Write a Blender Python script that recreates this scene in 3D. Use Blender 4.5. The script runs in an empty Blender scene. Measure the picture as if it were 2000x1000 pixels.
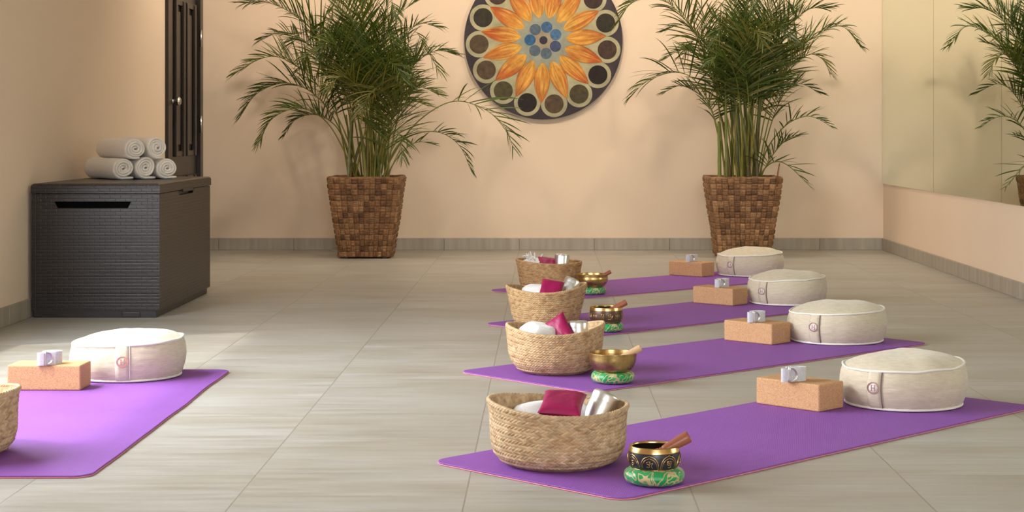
import bpy, math, random
from mathutils import Vector, Matrix, noise as mnoise
R = math.radians
S = bpy.context.scene
C = S.collection

# ------------------------------------------------------------------ camera, light, exposure
cam = bpy.data.cameras.new('camera'); camo = bpy.data.objects.new('camera', cam); C.objects.link(camo)
camo.location = (0, 0, .785); camo.rotation_euler = (R(90), 0, 0)
cam.sensor_width = 36; cam.lens = 61.2; cam.shift_x = -.0325; cam.shift_y = -.1235
cam.clip_start = .05; cam.clip_end = 200
S.camera = camo
S.view_settings.view_transform = 'Standard'; S.view_settings.look = 'None'
S.view_settings.gamma = 1; S.view_settings.use_curve_mapping = False
S.view_settings.exposure = .74

W = bpy.data.worlds.new('sky'); S.world = W; W.use_nodes = True
wn = W.node_tree.nodes; wl = W.node_tree.links
wt = wn.new('ShaderNodeTexCoord'); ws = wn.new('ShaderNodeSeparateXYZ'); wr_ = wn.new('ShaderNodeValToRGB')
wl.new(wt.outputs['Generated'], ws.inputs[0]); wl.new(ws.outputs[2], wr_.inputs[0]); wl.new(wr_.outputs[0], wn['Background'].inputs[0])
wr_.color_ramp.elements[0].position = .0; wr_.color_ramp.elements[0].color = (.26, .26, .22, 1)
wr_.color_ramp.elements[1].position = .04; wr_.color_ramp.elements[1].color = (.92, .955, 1.0, 1)
wn['Background'].inputs[1].default_value = 8.0

sun = bpy.data.lights.new('sun', 'SUN'); sun.energy = 1.3; sun.angle = R(2.2); sun.color = (1, .95, .86)
suno = bpy.data.objects.new('sun', sun); C.objects.link(suno)
suno.rotation_euler = Vector((.882, .471, -1.578)).to_track_quat('-Z', 'Y').to_euler()

def area(name, loc, rot, sx, sy, power, col, portal=False, shape='RECTANGLE'):
    l = bpy.data.lights.new(name, 'AREA'); l.shape = shape; l.size = sx; l.size_y = sy; l.energy = power; l.color = col
    o = bpy.data.objects.new(name, l); C.objects.link(o); o.location = loc; o.rotation_euler = rot
    if portal: l.cycles.is_portal = True
    return o
XL, XR, YB, YF, ZC = -2.16, 2.205, 11.36, -1.6, 2.8
area('window_portal', (XL-.24, 4.945, 1.32), (0, R(-90), 0), 1.76, 2.53, 1, (1, 1, 1), True)
area('window_portal', (.8, YF-.24, 1.5), (R(90), 0, 0), 2.4, 1.7, 1, (1, 1, 1), True)
for x in (-1.5, 0, 1.5):
    area('added_wall_fill', (x, 9.5, ZC-.04), (R(50), 0, 0), .14, .14, 15, (1, .85, .70), shape='DISK')  # unseen warm fill lamps, added to brighten the back wall

# ------------------------------------------------------------------ node materials
def mat(name, col=(.5, .5, .5), rough=.6, metal=0., spec=.5, sheen=0., **kw):
    m = bpy.data.materials.new(name); m.use_nodes = True
    b = m.node_tree.nodes['Principled BSDF']
    b.inputs['Base Color'].default_value = (*col, 1); b.inputs['Roughness'].default_value = rough
    b.inputs['Metallic'].default_value = metal; b.inputs['Specular IOR Level'].default_value = spec
    b.inputs['Sheen Weight'].default_value = sheen
    for k, v in kw.items(): b.inputs[k].default_value = v
    return m
class NT:
    def __init__(s, m): s.m = m; s.n = m.node_tree.nodes; s.l = m.node_tree.links; s.b = s.n['Principled BSDF']
    def node(s, t, **kw):
        n = s.n.new(t)
        for k, v in kw.items():
            if k.startswith('i_'):
                key = k[2:].replace('_', ' ')
                n.inputs[int(key) if key.isdigit() else key].default_value = v
            else: setattr(n, k, v)
        return n
    def link(s, a, b): s.l.new(a, b)
    def coord(s, scale=(1, 1, 1), loc=(0, 0, 0), rot=(0, 0, 0)):
        t = s.node('ShaderNodeTexCoord'); mp = s.node('ShaderNodeMapping'); s.link(t.outputs['Object'], mp.inputs[0])
        mp.inputs['Scale'].default_value = scale; mp.inputs['Location'].default_value = loc; mp.inputs['Rotation'].default_value = rot
        return mp.outputs[0]
    def noise(s, vec, scale=5., detail=4., rough=.55, dist=0.):
        n = s.node('ShaderNodeTexNoise'); s.link(vec, n.inputs['Vector'])
        n.inputs['Scale'].default_value = scale; n.inputs['Detail'].default_value = detail
        n.inputs['Roughness'].default_value = rough; n.inputs['Distortion'].default_value = dist
        return n.outputs['Fac']
    def ramp(s, fac, stops):
        r = s.node('ShaderNodeValToRGB'); s.link(fac, r.inputs[0]); e = r.color_ramp.elements
        while len(e) < len(stops): e.new(.5)
        for q, (p, c) in zip(e, stops):
            q.position = p; q.color = (*c, 1) if len(c) == 3 else c
        return r.outputs[0]
    def math(s, op, a, b=None, c=None):
        n = s.node('ShaderNodeMath', operation=op)
        for i, v in enumerate((a, b, c)):
            if v is None: continue
            if isinstance(v, (int, float)): n.inputs[i].default_value = v
            else: s.link(v, n.inputs[i])
        return n.outputs[0]
    def mix(s, fac, a, b, mode='MIX'):
        n = s.node('ShaderNodeMix', data_type='RGBA', blend_type=mode)
        for i, v in ((0, fac), (6, a), (7, b)):
            if isinstance(v, (int, float)): n.inputs[i].default_value = v
            elif isinstance(v, tuple): n.inputs[i].default_value = (*v, 1)
            else: s.link(v, n.inputs[i])
        return n.outputs[2]
    def bump(s, h, strength=.3, dist=.01, prev=None):
        n = s.node('ShaderNodeBump'); s.link(h, n.inputs['Height'])
        n.inputs['Strength'].default_value = strength; n.inputs['Distance'].default_value = dist
        if prev: s.link(prev, n.inputs['Normal'])
        s.link(n.outputs[0], s.b.inputs['Normal']); return n.outputs[0]
    def color(s, c): s.link(c, s.b.inputs['Base Color'])
    def rough(s, c): s.link(c, s.b.inputs['Roughness'])
def simple(name, c1, c2, scale, rough=.7, bump=.2, bdist=.002, stretch=(1, 1, 1), detail=4, **kw):
    m = mat(name, c1, rough, **kw); t = NT(m); v = t.coord(stretch)
    f = t.noise(v, scale, detail); t.color(t.ramp(f, [(.3, c1), (.7, c2)])); t.bump(f, bump, bdist); return m
def vcol(name, rough=.6, spec=.4, nscale=40, namt=.25, bump=.15, stretch=(1, 1, 1), **kw):
    m = mat(name, (1, 1, 1), rough, spec=spec, **kw); t = NT(m)
    a = t.node('ShaderNodeVertexColor'); a.layer_name = 'Col'
    f = t.noise(t.coord(stretch), nscale, 3)
    g = t.ramp(f, [(.3, (1-namt,)*3), (.7, (1+0*namt,)*3)])
    t.color(t.mix(1., a.outputs[0], g, 'MULTIPLY')); t.bump(f, bump, .002); return m

M = {}
M['wall'] = mat('wall_paint', (.80, .61, .42), .75, spec=.2)
t = NT(M['wall']); v = t.coord(); f = t.noise(v, 1.1, 2); f2 = t.noise(v, 180, 2)
t.color(t.ramp(f, [(.3, (.79, .63, .475)), (.7, (.82, .66, .50))])); t.bump(f2, .08, .002)
M['ceiling'] = simple('ceiling_paint', (.8, .77, .7), (.84, .81, .75), 3, .8)

# floor tiles: long in Y, streaks across
m = M['floor'] = mat('stone_tile', (.5, .46, .38), .42, spec=.45); t = NT(m)
tc = t.node('ShaderNodeTexCoord'); sep = t.node('ShaderNodeSeparateXYZ'); t.link(tc.outputs['Object'], sep.inputs[0])
cmb = t.node('ShaderNodeCombineXYZ')
t.link(t.math('ADD', sep.outputs[1], -4.44+.978*20), cmb.inputs[0]); t.link(t.math('ADD', sep.outputs[0], 1.144+.487*40), cmb.inputs[1])
br = t.node('ShaderNodeTexBrick'); t.link(cmb.outputs[0], br.inputs['Vector']); br.offset = .5; br.squash = 1
for k, x in (('Scale', 1.), ('Mortar Size', .0021), ('Mortar Smooth', .3), ('Bias', 0.), ('Brick Width', .978), ('Row Height', .487)): br.inputs[k].default_value = x
br.inputs['Color1'].default_value = (0, 0, 0, 1); br.inputs['Color2'].default_value = (1, 1, 1, 1)
rnd = t.node('ShaderNodeSeparateColor'); t.link(br.outputs['Color'], rnd.inputs[0])
off = t.node('ShaderNodeCombineXYZ'); t.link(t.math('MULTIPLY', rnd.outputs[0], 7.3), off.inputs[0]); t.link(t.math('MULTIPLY', rnd.outputs[0], 3.1), off.inputs[1])
va = t.node('ShaderNodeVectorMath', operation='ADD'); t.link(tc.outputs['Object'], va.inputs[0]); t.link(off.outputs[0], va.inputs[1])
mp = t.node('ShaderNodeMapping'); mp.inputs['Scale'].default_value = (1.3, 14, 1); t.link(va.outputs[0], mp.inputs[0])
mp2 = t.node('ShaderNodeMapping'); mp2.inputs['Scale'].default_value = (1., 3.2, 1); t.link(va.outputs[0], mp2.inputs[0])
s1 = t.noise(mp.outputs[0], 2.2, 6, .62, .4); s2 = t.noise(mp2.outputs[0], 1.4, 3, .5, .6)
c1 = t.ramp(s1, [(.3, (.325, .315, .28)), (.5, (.395, .388, .352)), (.7, (.46, .457, .422))])
c2 = t.ramp(s2, [(.35, (.90, .86, .80)), (.62, (1.03, 1.03, 1.04))])
c = t.mix(1., c1, c2, 'MULTIPLY'); c = t.mix(t.math('MULTIPLY', rnd.outputs[0], .22), c, (.29, .275, .235))
c = t.mix(br.outputs['Fac'], c, (.27, .25, .21)); t.color(c)
t.rough(t.ramp(s1, [(.3, (.38,)*3), (.7, (.52,)*3)]))
h = t.math('SUBTRACT', t.math('MULTIPLY', s1, .12), br.outputs['Fac']); t.bump(h, .35, .002)

m = M['base'] = mat('baseboard_tile', (.5, .46, .38), .5); t = NT(m)
v = t.coord((9, 9, .8)); s1 = t.noise(v, 2.4, 5)
c = t.ramp(s1, [(.3, (.33, .285, .22)), (.7, (.43, .385, .31))]); t.color(c); t.bump(s1, .1, .001)

m = M['mirror'] = mat('mirror_glass', (.82, .91, .80), .01, 1.)
M['door'] = simple('dark_door_wood', (.009, .0055, .003), (.018, .011, .006), 6, .35, .1, stretch=(6, 6, .4))
M['steel'] = simple('brushed_steel', (.6, .57, .52), (.7, .67, .62), 60, .3, .02, metal=1.)
def wicker(name, ax):
    m = mat(name, (.04, .036, .038), .38, spec=.5); t = NT(m)
    tc = t.node('ShaderNodeTexCoord'); sp = t.node('ShaderNodeSeparateXYZ'); t.link(tc.outputs['Object'], sp.inputs[0])
    cb = t.node('ShaderNodeCombineXYZ'); t.link(t.math('ADD', sp.outputs[ax[0]], 10), cb.inputs[0]); t.link(t.math('ADD', sp.outputs[ax[1]], 9.997), cb.inputs[1])
    b = t.node('ShaderNodeTexBrick'); t.link(cb.outputs[0], b.inputs['Vector']); b.offset = .5
    for k, x in (('Scale', 1.), ('Mortar Size', .0024), ('Mortar Smooth', .9), ('Brick Width', .044), ('Row Height', .0142)): b.inputs[k].default_value = x
    n = t.noise(t.coord(), 90, 2)
    t.color(t.mix(b.outputs['Fac'], t.ramp(n, [(.3, (.020, .0155, .0155)), (.7, (.026, .021, .021))]), (.010, .0085, .0085)))
    h = t.math('ADD', t.math('MULTIPLY', b.outputs['Fac'], -1), t.math('MULTIPLY', n, .1)); t.bump(h, .35, .0022); return m
M['wick_f'] = wicker('plastic_wicker_front', (0, 2)); M['wick_s'] = wicker('plastic_wicker_side', (1, 2)); M['wick_t'] = wicker('plastic_wicker_top', (1, 0))
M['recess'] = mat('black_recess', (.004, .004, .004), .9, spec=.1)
M['plastic'] = simple('dark_plastic', (.018, .016, .017), (.026, .023, .024), 30, .45, .05)

m = M['mat_top'] = mat('purple_mat_foam', (.27, .10, .48), .62, spec=.25); t = NT(m)
v = t.coord(); w1 = t.node('ShaderNodeTexWave', bands_direction='X'); t.link(v, w1.inputs[0]); w1.inputs['Scale'].default_value = 55
w2 = t.node('ShaderNodeTexWave', bands_direction='Y'); t.link(v, w2.inputs[0]); w2.inputs['Scale'].default_value = 40
n = t.noise(v, 3, 2)
t.color(t.ramp(n, [(.3, (.25, .085, .40)), (.7, (.275, .098, .43))]))
t.bump(t.math('MULTIPLY', w1.outputs['Fac'], w2.outputs['Fac']), .45, .0015)
M['mat_low'] = simple('pink_mat_foam', (.72, .22, .28), (.78, .27, .33), 60, .7, .1)

m = M['cork'] = mat('cork', (.5, .25, .12), .8, spec=.15); t = NT(m); v = t.coord()
vo = t.node('ShaderNodeTexVoronoi'); t.link(v, vo.inputs[0]); vo.inputs['Scale'].default_value = 520
n = t.noise(v, 300, 3, .7); n2 = t.noise(v, 12, 2)
c = t.ramp(vo.outputs['Color'], [(.15, (.50, .275, .13)), (.55, (.60, .35, .18)), (.9, (.66, .41, .23))])
c = t.mix(t.ramp(n, [(.62, (0, 0, 0)), (.68, (1, 1, 1))]), c, (.33, .14, .06)); t.color(c); t.bump(n, .35, .001)

m = M['linen'] = mat('linen', (.62, .53, .42), .85, spec=.12, sheen=.3); t = NT(m)
v = t.coord((1, 1, 7)); n = t.noise(v, 40, 5, .7); v2 = t.coord((1, 1, 1)); n2 = t.noise(v2, 420, 2)
t.color(t.ramp(n, [(.3, (.57, .49, .355)), (.5, (.64, .565, .42)), (.7, (.70, .63, .485))]))
t.bump(t.math('ADD', n, t.math('MULTIPLY', n2, .5)), .5, .0015)
M['piping'] = simple('cream_piping', (.82, .79, .70), (.88, .85, .77), 300, .8, .3)
M['seam'] = simple('dark_seam', (.16, .11, .10), (.2, .14, .12), 300, .9)
M['badge'] = simple('badge_cloth', (.80, .74, .68), (.84, .79, .73), 300, .8)
M['badge_line'] = simple('badge_stitching', (.36, .15, .12), (.42, .19, .15), 300, .7)
M['badge_line_pale'] = simple('rose_stitching', (.70, .26, .23), (.76, .32, .28), 300, .7)
M['towel'] = simple('cotton_towel', (.80, .73, .63), (.86, .79, .70), 250, .95, .6, .002, sheen=.4, spec=.1)
M['white_towel'] = simple('white_cotton', (.80, .79, .78), (.86, .85, .85), 250, .95, .7, .002, sheen=.4, spec=.1)
m = M['satin'] = mat('magenta_satin', (.42, .01, .12), .42, spec=.35); t = NT(m)
n = t.noise(t.coord((1, 1, 1)), 9, 3, .5, .6); t.color(t.ramp(n, [(.3, (.27, .004, .065)), (.7, (.36, .007, .095))])); t.bump(n, .35, .012)
m = M['can'] = mat('brushed_aluminium', (.72, .73, .74), .28, 1.); t = NT(m)
n = t.noise(t.coord((1, 1, 1)), 60, 2); t.rough(t.ramp(n, [(.3, (.34,)*3), (.7, (.38,)*3)]))
m = M['strap'] = mat('grey_webbing', (.62, .64, .68), .8, spec=.2); t = NT(m)
w = t.node('ShaderNodeTexWave', bands_direction='Z'); t.link(t.coord(), w.inputs[0]); w.inputs['Scale'].default_value = 150
n = t.noise(t.coord(), 200, 2); t.color(t.ramp(n, [(.3, (.58, .59, .61)), (.7, (.68, .69, .71))])); t.bump(w.outputs['Fac'], .22, .0006)
M['brass'] = simple('brass', (.52, .33, .12), (.66, .45, .20), 14, .27, .1, .001, metal=1.)
m = M['brass_old'] = mat('aged_brass', (.5, .33, .14), .3, 1.); t = NT(m)
n = t.noise(t.coord(), 22, 4, .6); n2 = t.noise(t.coord((1, 1, 8)), 60, 2)
t.color(t.ramp(n, [(.35, (.30, .17, .07)), (.5, (.47, .31, .12)), (.7, (.62, .44, .20))])); t.rough(t.ramp(n, [(.3, (.4,)*3), (.7, (.24,)*3)])); t.bump(n2, .15, .001)
M['bowl_blue'] = simple('dark_blue_enamel', (.012, .013, .022), (.02, .022, .034), 20, .33, .05)
M['bowl_brown'] = simple('dark_brown_metal', (.075, .04, .025), (.12, .065, .04), 20, .35, .05, metal=.4)
M['bowl_in'] = simple('bowl_inside', (.018, .012, .010), (.03, .02, .015), 30, .35, .05, metal=.5)
m = M['silk'] = mat('green_brocade', (.0, .35, .1), .38, spec=.5, sheen=.2); t = NT(m)
n = t.noise(t.coord(), 34, 1.2, .5, 1.4)
band = t.math('ABSOLUTE', t.math('SUBTRACT', n, .5))
f = t.ramp(band, [(.034, (1, 1, 1)), (.044, (0, 0, 0))])
t.color(t.mix(f, (.005, .30, .075), (.56, .44, .22))); t.bump(n, .15, .004)
M['wood_red'] = simple('red_brown_wood', (.27, .075, .035), (.36, .12, .06), 8, .38, .05, stretch=(1, 1, .2))
M['wood_pale'] = simple('pale_wood', (.58, .36, .20), (.66, .44, .27), 8, .5, .05, stretch=(1, 1, .2))
M['felt'] = simple('red_felt', (.50, .05, .07), (.6, .08, .1), 200, .9, .3)
M['soil'] = simple('potting_soil', (.03, .02, .012), (.06, .04, .025), 80, .95, .8, .01)
M['leaf'] = vcol('palm_leaf', .42, .4, 30, .3, .1, **{'Subsurface Weight': 0.})
t = NT(M['leaf'])
tr = t.node('ShaderNodeBsdfTranslucent'); vc = t.node('ShaderNodeVertexColor'); vc.layer_name = 'Col'
t.link(t.mix(1., vc.outputs[0], (1.2, 1.4, .5), 'MULTIPLY'), tr.inputs[0])
ms = t.node('ShaderNodeMixShader'); ms.inputs[0].default_value = .25
out = t.n['Material Output']; t.link(t.b.outputs[0], ms.inputs[1]); t.link(tr.outputs[0], ms.inputs[2]); t.link(ms.outputs[0], out.inputs[0])
M['cane'] = vcol('palm_cane', .5, .3, 30, .3, .2, stretch=(1, 1, .3))
M['planter'] = vcol('woven_banana_leaf', .5, .4, 60, .45, .3)
M['straw'] = vcol('woven_straw', .7, .25, 60, .35, .3)
M['paint'] = vcol('mandala_paint', .55, .3, 14, .3, .05)
M['edge'] = simple('dark_panel_edge', (.06, .05, .05), (.09, .07, .07), 20, .6)

# ------------------------------------------------------------------ mesh helpers
class MB:
    def __init__(s): s.v = []; s.f = []; s.m = []; s.c = []; s.sm = []
    def add(s, vs, fs, mi=0, col=None, smooth=True):
        o = len(s.v); s.v += [tuple(p) for p in vs]
        for f in fs: s.f.append(tuple(i+o for i in f)); s.m.append(mi); s.sm.append(smooth)
        if col is None: col = (1, 1, 1)
        if isinstance(col, list): s.c += col
        else: s.c += [col]*len(vs)
        return o
    def box(s, a, b, mi=0, smooth=False, col=None):
        (x0, y0, z0), (x1, y1, z1) = a, b
        s.add([(x0, y0, z0), (x1, y0, z0), (x1, y1, z0), (x0, y1, z0), (x0, y0, z1), (x1, y0, z1), (x1, y1, z1), (x0, y1, z1)],
              [(3, 2, 1, 0), (4, 5, 6, 7), (0, 1, 5, 4), (1, 2, 6, 5), (2, 3, 7, 6), (3, 0, 4, 7)], mi, col, smooth)
    def tube(s, pts, rad, n=8, mi=0, col=None, cap=True, closed=False):
        pts = [Vector(p) for p in pts]; N = len(pts); vs = []; cs = []
        up = None
        for i, p in enumerate(pts):
            if closed: t = pts[(i+1) % N]-pts[i-1]
            else: t = pts[min(i+1, N-1)]-pts[max(i-1, 0)]
            t.normalize()
            if up is None: up = Vector((0, 0, 1)) if abs(t.z) < .9 else Vector((1, 0, 0))
            a = up-t*up.dot(t)
            if a.length < 1e-6: a = t.orthogonal()
            a.normalize(); up = a; b = t.cross(a)
            r = rad[i] if isinstance(rad, (list, tuple)) else rad
            for k in range(n):
                q = 2*math.pi*k/n; vs.append(p+(a*math.cos(q)+b*math.sin(q))*r)
                cs.append(col[i] if isinstance(col, list) else (col or (1, 1, 1)))
        fs = []
        for i in range(N if closed else N-1):
            j = (i+1) % N
            for k in range(n): fs.append((i*n+k, i*n+(k+1) % n, j*n+(k+1) % n, j*n+k))
        if cap and not closed: fs.append(tuple(range(n-1, -1, -1))); fs.append(tuple((N-1)*n+k for k in range(n)))
        s.add(vs, fs, mi, cs)
    def lathe(s, prof, n=48, mi=0, cx=0, cy=0, mat4=None):
        """prof: list of (r, z[, mi]); closed at r=0 ends"""
        vs = []; 
        for p in prof:
            for k in range(n):
                q = 2*math.pi*k/n; vs.append(Vector((cx+p[0]*math.cos(q), cy+p[0]*math.sin(q), p[1])))
        if mat4: vs = [mat4 @ v for v in vs]
        o = s.add(vs, [])
        for i in range(len(prof)-1):
            mm = prof[i][2] if len(prof[i]) > 2 else mi
            for k in range(n):
                s.f.append((o+i*n+k, o+i*n+(k+1) % n, o+(i+1)*n+(k+1) % n, o+(i+1)*n+k)); s.m.append(mm); s.sm.append(True)
    def grid(s, P, mi=0, col=None, wrap=False, smooth=True):
        """P[i][j] vectors; col same shape"""
        n = len(P); k = len(P[0]); vs = [p for r in P for p in r]
        cs = [c for r in col for c in r] if col else None
        fs = []
        for i in range(n-1):
            for j in range(k if wrap else k-1):
                j2 = (j+1) % k; fs.append((i*k+j, i*k+j2, (i+1)*k+j2, (i+1)*k+j))
        s.add(vs, fs, mi, cs, smooth)
    def build(s, name, mats, parent=None, bevel=0, seg=2, subsurf=0, loc=None, rot=None, colors=False, autosmooth=False):
        me = bpy.data.meshes.new(name); me.from_pydata(s.v, [], s.f)
        if not isinstance(mats, (list, tuple)): mats = [mats]
        for m_ in mats: me.materials.append(m_)
        me.polygons.foreach_set('material_index', s.m); me.polygons.foreach_set('use_smooth', s.sm)
        if colors:
            ca = me.color_attributes.new('Col', 'FLOAT_COLOR', 'POINT')
            fl = []
            for c in s.c: fl += [c[0], c[1], c[2], 1.]
            ca.data.foreach_set('color', fl)
        me.validate(); me.update()
        o = bpy.data.objects.new(name, me); C.objects.link(o)
        if parent: o.parent = parent
        if loc: o.location = loc
        if rot is not None: o.rotation_euler = rot if isinstance(rot, (tuple, list)) or hasattr(rot, 'x') else (0, 0, rot)
        if bevel:
            b = o.modifiers.new('bevel', 'BEVEL'); b.width = bevel; b.segments = seg; b.limit_method = 'ANGLE'; b.angle_limit = R(40)
        if subsurf:
            b = o.modifiers.new('sub', 'SUBSURF'); b.levels = subsurf; b.render_levels = subsurf
        return o
def tag(o, label, cat, group=None, kind=None):
    if label: o['label'] = label
    if cat: o['category'] = cat
    if group: o['group'] = group
    if kind: o['kind'] = kind
    return o
def thing(name, loc, rz, label, cat, group=None):
    o = bpy.data.objects.new(name, None); C.objects.link(o); o.location = loc; o.rotation_euler = (0, 0, rz)
    o.empty_display_size = .05
    return tag(o, label, cat, group)
def copy_tree(o, parent=None):
    c = o.copy(); C.objects.link(c)
    if parent: c.parent = parent
    for ch in [k for k in bpy.data.objects if k.parent == o]: copy_tree(ch, c)
    return c
def struct(o): o['kind'] = 'structure'; return o
def lerp(a, b, t): return a+(b-a)*t
def mixc(a, b, t): return tuple(lerp(x, y, t) for x, y in zip(a, b))
def catmull(P, n):
    P = [Vector(p) for p in P]; Q = [2*P[0]-P[1]]+P+[2*P[-1]-P[-2]]; out = []
    segs = len(P)-1
    for i in range(n+1):
        u = i/n*segs; k = min(int(u), segs-1); t = u-k; a, b, c, d = Q[k:k+4]
        out.append(.5*((2*b)+(c-a)*t+(2*a-5*b+4*c-d)*t*t+(3*b-a-3*c+d)*t**3))
    return out

# ------------------------------------------------------------------ the room
b = MB(); b.box((XL-.25, YF-.25, -.1), (XR+.2, YB+.2, 0)); struct(b.build('floor', M['floor']))
b = MB(); b.box((XL-.35, YF-.25, ZC), (XR+.2, YB+.2, ZC+.15)); struct(b.build('ceiling', M['ceiling']))
b = MB(); b.box((XL-.35, YB, 0), (XR+.2, YB+.2, ZC)); struct(b.build('wall_back', M['wall']))
b = MB(); b.box((XR, YF, 0), (XR+.2, YB, ZC)); struct(b.build('wall_right', M['wall']))
# left wall: opening for the window (outside the frame), recess for the door at the far end
WY0, WY1, WZ0, WZ1 = 3.68, 6.21, .44, 2.2
DY0, DX = 9.83, -2.25
b = MB()
b.box((XL-.2, YF, 0), (XL, WY0, ZC)); b.box((XL-.2, WY1, 0), (XL, DY0, ZC))
b.box((XL-.2, WY0, 0), (XL, WY1, WZ0)); b.box((XL-.2, WY0, WZ1), (XL, WY1, ZC))
b.box((DX-.12, DY0, 2.22), (XL, YB, ZC)); b.box((DX-.12, DY0, 0), (DX-.06, YB, 2.22))
b.box((DX-.06, DY0, 0), (DX, 10.30, 2.22)); struct(b.build('wall_left', M['wall']))
# window frame
b = MB()
for a, c in (((XL-.15, WY0, WZ0), (XL-.10, WY0+.05, WZ1)), ((XL-.15, WY1-.05, WZ0), (XL-.10, WY1, WZ1)),
             ((XL-.15, WY0+.05, WZ0), (XL-.10, WY1-.05, WZ0+.05)), ((XL-.15, WY0+.05, WZ1-.05), (XL-.10, WY1-.05, WZ1))): b.box(a, c)
struct(b.build('window_1', M['door'], bevel=.004))
b = MB()
for a, c in (((-.4, YF-.12, .65), (-.35, YF-.07, 2.35)), ((1.95, YF-.12, .65), (2.0, YF-.07, 2.35)), ((-.35, YF-.12, .65), (1.95, YF-.07, .70)), ((-.35, YF-.12, 2.30), (1.95, YF-.07, 2.35))): b.box(a, c)
struct(b.build('window_2', M['door'], bevel=.004))
# front wall behind the camera with a wide garden window
b = MB(); b.box((XL-.2, YF-.2, 0), (-.4, YF, ZC)); b.box((2.0, YF-.2, 0), (XR+.2, YF, ZC))
b.box((-.4, YF-.2, 0), (2.0, YF, .65)); b.box((-.4, YF-.2, 2.35), (2.0, YF, ZC)); struct(b.build('wall_front', M['wall']))
# baseboards
def base_run(name, p0, p1, nrm, first, pitch=.49):
    p0, p1, nrm = Vector(p0), Vector(p1), Vector(nrm); L = (p1-p0).length; d = (p1-p0)/L; b = MB(); s = 0.; e = first
    while s < L-.001:
        e = min(e, L); a = p0+d*(s+.0009); c = p0+d*(e-.0009); q = c+nrm*.012
        x = sorted((a.x, q.x)); y = sorted((a.y, q.y)); b.box((x[0], y[0], 0), (x[1], y[1], .078)); s = e; e += pitch
    struct(b.build(name, M['base'], bevel=.002, seg=1))
base_run('baseboard_back', (DX, YB, 0), (XR, YB, 0), (0, -1, 0), .12)
base_run('baseboard_right', (XR, YB-.012, 0), (XR, YF, 0), (-1, 0, 0), .36)
base_run('baseboard_left', (XL, DY0, 0), (XL, YF, 0), (1, 0, 0), .40)

# door in the recess of the left wall (hinges at the back wall)
b = MB(); b.box((DX-.05, 10.30, 0), (DX+.02, 10.42, 2.2)); b.box((DX-.05, 11.26, 0), (DX+.02, YB-.013, 2.2)); b.box((DX-.05, 10.42, 2.10), (DX+.02, 11.26, 2.2))
fr = struct(b.build('door_1', M['door'], bevel=.004))
b = MB(); b.box((DX-.045, 10.425, .01), (DX-.005, 11.255, 2.095)); leaf = b.build('door_leaf', M['door'], fr, bevel=.003)
b = MB()
for y0, y1 in ((10.53, 10.80), (10.86, 11.14)):
    for z0, z1 in ((.14, .50), (.62, 1.58)):
        b.box((DX-.005, y0, z0), (DX+.020, y0+.045, z1)); b.box((DX-.005, y1-.045, z0), (DX+.020, y1, z1))
        b.box((DX-.005, y0+.045, z0), (DX+.012, y1-.045, z0+.035)); b.box((DX-.005, y0+.045, z1-.035), (DX+.012, y1-.045, z1))
        b.box((DX-.005, y0+.085, z0+.07), (DX+.006, y1-.085, z1-.07))
b.build('panel_moulding', M['door'], leaf, bevel=.008)
b = MB(); b.lathe([(0, 0), (.024, 0), (.024, .006), (.012, .01), (.012, .03), (.025, .04), (.027, .052), (.018, .062), (0, .064)], 24, mat4=Matrix.Translation((DX-.005, 10.475, .955)) @ Matrix.Rotation(R(90), 4, 'Y'))
b.build('door_knob', M['steel'], leaf)
for z in (.30, .818, 1.373, 1.93):
    b = MB(); b.tube([(DX+.024, 11.255, z-.055), (DX+.024, 11.255, z+.055)], .008, 12); b.box((DX+.019, 11.262, z-.048), (DX+.023, 11.29, z+.048)); b.build('hinge', M['steel'], fr)

# mirrors on the right wall
for i, (y0, y1, lab) in enumerate(((9.862, 11.355, 'tall wall mirror panel meeting the far corner of the room'),
                                   (8.392, 9.858, 'tall wall mirror panel between the corner panel and the panel that cuts the frame'),
                                   (6.922, 8.388, 'nearest wall mirror panel at the right edge of the photo reflecting the palm'))):
    b = MB(); b.box((XR-.006, y0, .432), (XR-.0005, y1, 2.7)); tag(b.build('mirror_panel', [M['mirror']]), lab, 'mirror', 'mirror panels along the right wall')

b = MB()   # unseen mirror panels, added to bounce light onto the left wall
for y0, y1 in ((5.452, 6.918), (3.982, 5.448), (2.512, 3.978)): b.box((XR-.006, y0, .432), (XR-.0005, y1, 2.7))
struct(b.build('added_mirror_1', [M['mirror']]))

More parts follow.
